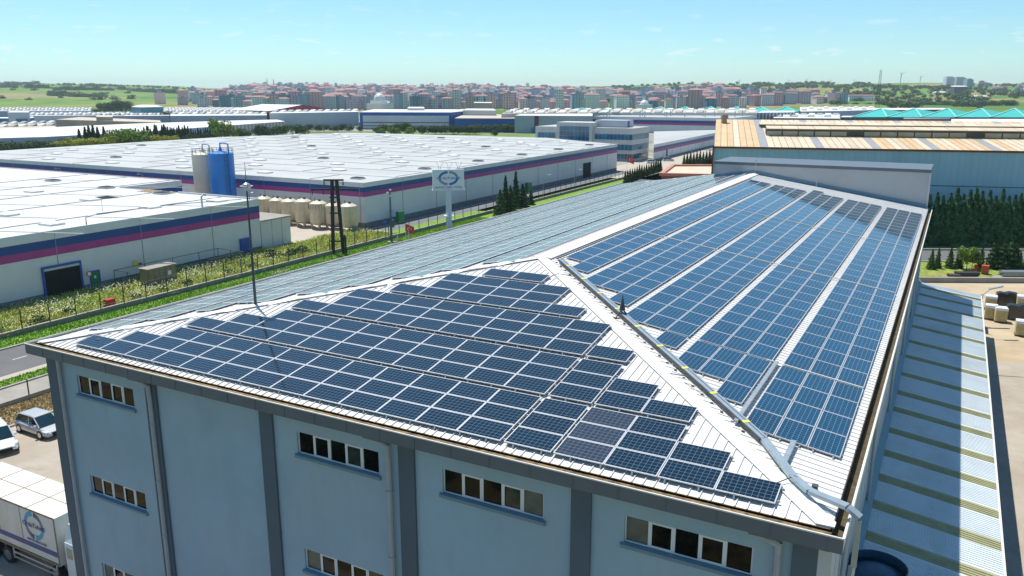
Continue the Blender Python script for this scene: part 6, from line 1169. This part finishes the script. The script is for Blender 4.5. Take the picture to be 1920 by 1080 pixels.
for k in range(26):
    u = rnd.uniform(1815,1990); d = rnd.uniform(1900,2350) if u > 1860 else 2450; x, y, z = far_pt(u, d); bt = rnd.choice([b for b in BT if b[5]]); t = thing('apartment_block', 'small red roofed %s block of the village on the right hill' % wn[bt[6]], 'apartment building', (x,y,z), YAW+rnd.uniform(-.3,.3), '%s blocks of the hill village' % wn[bt[6]]); t.scale = (.8,.8,.6); inst('wall', bt[0], t); inst('roof', bt[1], t); w2 = inst('window', bt[2], t); w2['kind'] = 'stuff'
for k, (u, d, lab, bi) in enumerate(((1562,1500,'pale block with a red roof at the foot of the right hills, left',0),(1612,1450,'long white block with a red roof at the foot of the right hills',5),(1795,1700,'dark square building on the right hillside',4),(1835,1500,'flat white shed on the lower right hillside',5),(1760,1750,'white flat roofed shed on the right hillside',5))):
    x, y, z = far_pt(u, d); w_, h = [(26,12),(44,9),(26,16),(26,3.5),(24,3.5)][k]; t = thing('hillside_building', lab, 'building', (x,y,z), YAW); m = MB(); m.box(-w_/2,-8,-3,w_/2,8,h); m.build('wall', wallc[bi] if k != 2 else slatew, None).parent = t; m = MB(); m.hexa([(-w_/2-.5,-8.5,h),(w_/2+.5,-8.5,h),(w_/2+.5,8.5,h),(-w_/2-.5,8.5,h)],[(-w_/2+3,-1,h+2),(w_/2-3,-1,h+2),(w_/2-3,1,h+2),(-w_/2+3,1,h+2)]); m.build('roof', roof_red if k < 2 else whroof, None).parent = t
    if k < 2: m = MB(); [m.box(-w_/2+1.2+c*3.2,-8.06,1+f*3.,-w_/2+2.7+c*3.2,-8.02,2.5+f*3.) for c in range(int(w_/3.2)) for f in range(int(h/3))]; m.build('window', win_m, None, kind='stuff').parent = t
# greenery across the yard that the front windows reflect
for k in range(34):
    x, y = rnd.uniform(-22, 30), rnd.uniform(-44, -15)
    tree(rnd.choice(['round_dark','round_mid','fir']), x, y, 0, rnd.uniform(4.5, 7.5), 'tree of the strip opposite the factory front, seen in the window reflections', 'tree', 'trees opposite the factory front', 1.1)
# ---------------------------------------------------------------- tree belts
def nth(k): W_ = 'first second third fourth fifth sixth seventh eighth ninth tenth eleventh twelfth'.split(); return W_[k] if k < 12 else '%d%s' % (k+1, {1:'st',2:'nd',3:'rd'}.get((k+1) % 10 if k > 19 else 0, 'th'))
def belt(kind, u0, u1, n, vb, vt_, label, group, wid=1., jitter=.25, cat='tree', name='tree'):
    for k in range(n):
        u = u0+(u1-u0)*(k+.5)/n+rnd.uniform(-1,1)*(u1-u0)/n*.4; b = interp(vb, u) if isinstance(vb, list) else vb; tp = interp(vt_, u) if isinstance(vt_, list) else vt_; P_ = gp(u, b); h = max(2.5, zof(u, tp, P_)*(1+rnd.uniform(-jitter, jitter)*.8)); tree(kind, P_.x, P_.y, 0, h, label+(', %s from the left' % nth(k) if n <= 16 and len(label.split()) <= 12 else ''), cat, group, wid, name)
base_ = [(-60,296),(0,293),(100,289),(200,284),(300,277),(400,269),(500,263),(560,260)]
up_ = [(a, b-5) for a, b in base_]
belt('round_dark', -10, 100, 20, base_, [(0,270),(100,268)], 'low dark green broadleaf in the left end of the tree belt behind the warehouse', 'dark trees at the left end of the belt', 1.5)
belt('round_yellow', 105, 215, 12, base_, [(100,266),(150,262),(215,262)], 'yellow green rounded shrub in the tree belt behind the warehouse', 'yellow green shrubs in the belt', 1.3)
belt('round_light', 205, 280, 6, [(a, b-1) for a, b in base_], 249, 'large bright yellow green tree in the middle of the belt', 'large yellow green trees in the belt', 1.2)
belt('round_yellow', 275, 330, 5, base_, 256, 'bright yellow green bushy tree right of the large one in the belt', 'yellow green bushy trees in the belt', 1.1)
belt('cone', 20, 140, 6, up_, 266, 'slim dark cypress standing in front of the long white factory, left part', 'slim cypresses left part', 1.0, cat='cypress', name='cypress')
belt('cone', 150, 270, 14, up_, [(150,245),(180,238),(240,240),(270,241)], 'dark pointed conifer rising in front of the long white factory', 'dark pointed conifers in the belt', 1.25, cat='conifer', name='conifer')
belt('cone', 272, 405, 34, up_, [(272,239),(330,239),(400,240)], 'dark slim conifer in the dense right part of the belt', 'dense conifers in the belt', 1.1, cat='conifer', name='conifer')
belt('round_dark', 120, 405, 26, up_, [(120,262),(260,256),(405,250)], 'dark undergrowth tree between the conifers of the belt', 'dark undergrowth trees in the belt', 1.3)
belt('round_light', 405, 438, 2, 267, 231, 'tall light green tree before the slatted hall', 'tall light green trees before the slatted hall', .9)
belt('round_mid', 440, 470, 3, 264, 243, 'mid green tree right of the tall light green one', 'mid green trees before the slatted hall', .9)
belt('round_dark', 478, 512, 2, 263, 235, 'dark broad tree before the slatted hall right end', 'dark broad trees before the slatted hall', .9)
belt('round_mid', 520, 575, 4, 258, 233, 'green tree beside the parking field right of the slatted hall', 'green trees beside the parking field', .8)
belt('round_dark', 575, 680, 8, 248, 234, 'dark tree in front of the pale blue hall', 'dark trees before the pale blue hall', .9)
belt('round_mid', 700, 800, 10, 253, [(700,236),(760,233),(800,238)], 'green tree of the grove in front of the blue framed hall', 'green grove before the blue framed hall', .9)
belt('round_light', 700, 780, 4, 255, 238, 'lighter green tree of the grove in front of the blue framed hall', 'light trees before the blue framed hall', .9)
belt('round_dark', 800, 900, 12, 252, [(800,238),(860,233),(900,238)], 'dark green tree of the grove before the blue walled hall', 'dark grove before the blue walled hall', 1.0)
belt('round_mid', 880, 960, 8, 249, 233, 'mid green tree before the grey hall left end', 'mid green trees before the grey hall', .9)
belt('cone', 950, 1015, 12, 249, 236, 'small cypress in the row before the grey hall', 'small cypress row before the grey hall', 1.3, cat='cypress', name='cypress')
for u, v, tp, lab in ((928,257,243,'round dark bush standing alone on the grass behind the big warehouse'),(314,229,209,'round dark tree standing before the blue grey hall'),(381,229,210,'upright dark tree before the blue grey hall'),(1705,205,190,'dark tree left of the right turquoise roofs'),(1838,208,199,'dark bush above the turquoise roofs'),(1516,226,212,'green tree between the works right of the brown building'),(715,262,246,'tall poplar like green tree behind the big warehouse roof')):
    P_ = gp(u, v); tree('round_dark', P_.x, P_.y, 0, zof(u, tp, P_), lab, 'tree', None, .9)
belt('round_dark', 90, 260, 16, 215, 205, 'dark tree in the line below the left fields', 'dark trees below the left fields', 1.0)
belt('round_dark', 190, 245, 5, 211, 192, 'large dark tree beside the teal gabled hall', 'large dark trees beside the teal hall', .9)
belt('round_mid', 1655, 1900, 22, 203, [(1655,190),(1900,189)], 'green tree at the foot of the right hills', 'trees at the foot of the right hills', 1.1)
belt('round_dark', 1560, 1660, 9, 202, 193, 'dark tree near the lattice mast at the hill foot', 'dark trees near the lattice mast', 1.0)
belt('round_mid', 560, 1100, 40, [(560,201),(1100,201)], 195, 'street tree between the nearest blocks of the town', 'trees along the near edge of the town', .9)
sheet('grove_grass', pm('grove_grass', (.13,.20,.05), .95, .25, .05), [tuple(gp(560,262)[:2]), tuple(gp(1040,262)[:2]), tuple(gp(1040,246)[:2]), tuple(gp(560,246)[:2])], 8)
# hedgerows and trees on the hills
def hill_tree(u, d, h, label, group): x, y, z = far_pt(u, d); tree('bush', x, y, z-.8, h, label, 'tree', group, 1.25, 'hill_tree')
for u0, d0, u1, d1, n in ((0,2550,30,2500,6),(52,2350,95,2400,8),(105,2250,195,2350,18),(95,1900,155,1850,14),(165,1850,200,1950,7),(198,2450,212,2450,5),(225,2650,240,2650,4),(250,2500,330,2250,18),(310,2350,385,2000,16),(165,2900,205,2950,6),(0,3000,80,3150,12)):
    for k in range(n): f = k/n; hill_tree(u0+(u1-u0)*f+rnd.uniform(-2,2), d0+(d1-d0)*f+rnd.uniform(-25,25), rnd.uniform(9,17), 'dark tree in a hedgerow crossing the left fields', 'hedgerow trees on the left fields')
for k in range(28): hill_tree(rnd.uniform(0,380), rnd.uniform(1500,3000), rnd.uniform(7,13), 'lone dark tree scattered on the left fields', 'lone trees on the left fields')
for k in range(75):
    u = rnd.uniform(1050,1560); c = math.sin(u*.05)+math.sin(u*.017+1)*1.3; d = 2150+c*160+rnd.uniform(-300,420); hill_tree(u, max(d, interp([(1050,2250),(1300,1850),(1500,1500),(1560,1450)], u)), rnd.uniform(8,16), 'dark tree in the scrub on the hills behind the right end of the town', 'scrub trees on the middle hills')
for k in range(75):
    u = rnd.uniform(1560,1990); c = math.sin(u*.06+2)+math.sin(u*.023); d = 1850+c*260+rnd.gauss(0,150); hill_tree(u, min(max(d,1150),2600), rnd.uniform(7,14), 'dark tree in the scrub on the right hillside', 'scrub trees on the right hillside')
def scrub(name, label, pts, mat_, seed):
    rs = np.random.RandomState(seed); V = []
    for u, d, h in pts:
        x, y, z = far_pt(u, d); n = 46; dr = rs.normal(0,1,(n,3)); dr /= np.linalg.norm(dr,axis=1)[:,None]; c = np.array([x,y,z+h*.40])+dr*np.array([h*.62,h*.62,h*.42])*rs.uniform(.55,1.05,(n,1))
        a = rs.normal(0,1,(n,3)); a /= np.linalg.norm(a,axis=1)[:,None]; b = np.cross(dr, a); b /= np.linalg.norm(b,axis=1)[:,None]; s = h*.17*rs.uniform(.6,1.4,(n,1)); e2 = np.cross(dr, b); V.append(np.stack([c-b*s, c+e2*s, c+b*s, c-e2*s],1).reshape(-1,3))
    o = bpy.data.objects.new(name, leaf_mesh(name, np.concatenate(V), mat_)); COL.objects.link(o); tag(o, label, 'scrub', kind='stuff')
P2_ = [(rnd.uniform(930,1400), rnd.uniform(2600,2950), rnd.uniform(8,13)) for k in range(60)]+[(rnd.uniform(400,1500), rnd.uniform(1250,2400), rnd.uniform(8,14)) for k in range(120)]
for k in range(420):
    u = rnd.uniform(1040,1560); c = math.sin(u*.05)+math.sin(u*.017+1)*1.3; d = 2200+c*170+rnd.choice([-260,-60,200,380])+rnd.gauss(0,45); P2_.append((u, max(d, interp([(1050,2250),(1300,1850),(1500,1500),(1560,1450)], u)), rnd.uniform(7,14)))
for k in range(460):
    u = rnd.uniform(1540,2000); c = math.sin(u*.05+2)+math.sin(u*.021); d = 1750+c*200+rnd.choice([-420,-160,120,420,560])+rnd.gauss(0,50); P2_.append((u, min(max(d,1120),2650), rnd.uniform(6,12)))
for k in range(90): P2_.append((rnd.uniform(0,400), rnd.choice([2920,3150,3050])+rnd.gauss(0,25), rnd.uniform(6,11)))
scrub('distant_scrub', 'dark green scrub and small woods covering the far hillsides and gaps of the town', P2_, leaf_mid, 9)
# ---------------------------------------------------------------- haze
hz = bpy.data.materials.new('haze_air'); hz.use_nodes = True; ht = hz.node_tree; ht.nodes.clear(); oo = ht.nodes.new('ShaderNodeOutputMaterial'); pv = ht.nodes.new('ShaderNodeVolumePrincipled'); pv.inputs['Color'].default_value = (.78,.93,1,1); pv.inputs['Density'].default_value = .00009; pv.inputs['Anisotropy'].default_value = .2; ht.links.new(pv.outputs[0], oo.inputs['Volume'])
m = MB(); m.box(-8300,-8300,-2.5,8300,8300,140); o = m.build('haze', hz); o['kind'] = 'stuff'
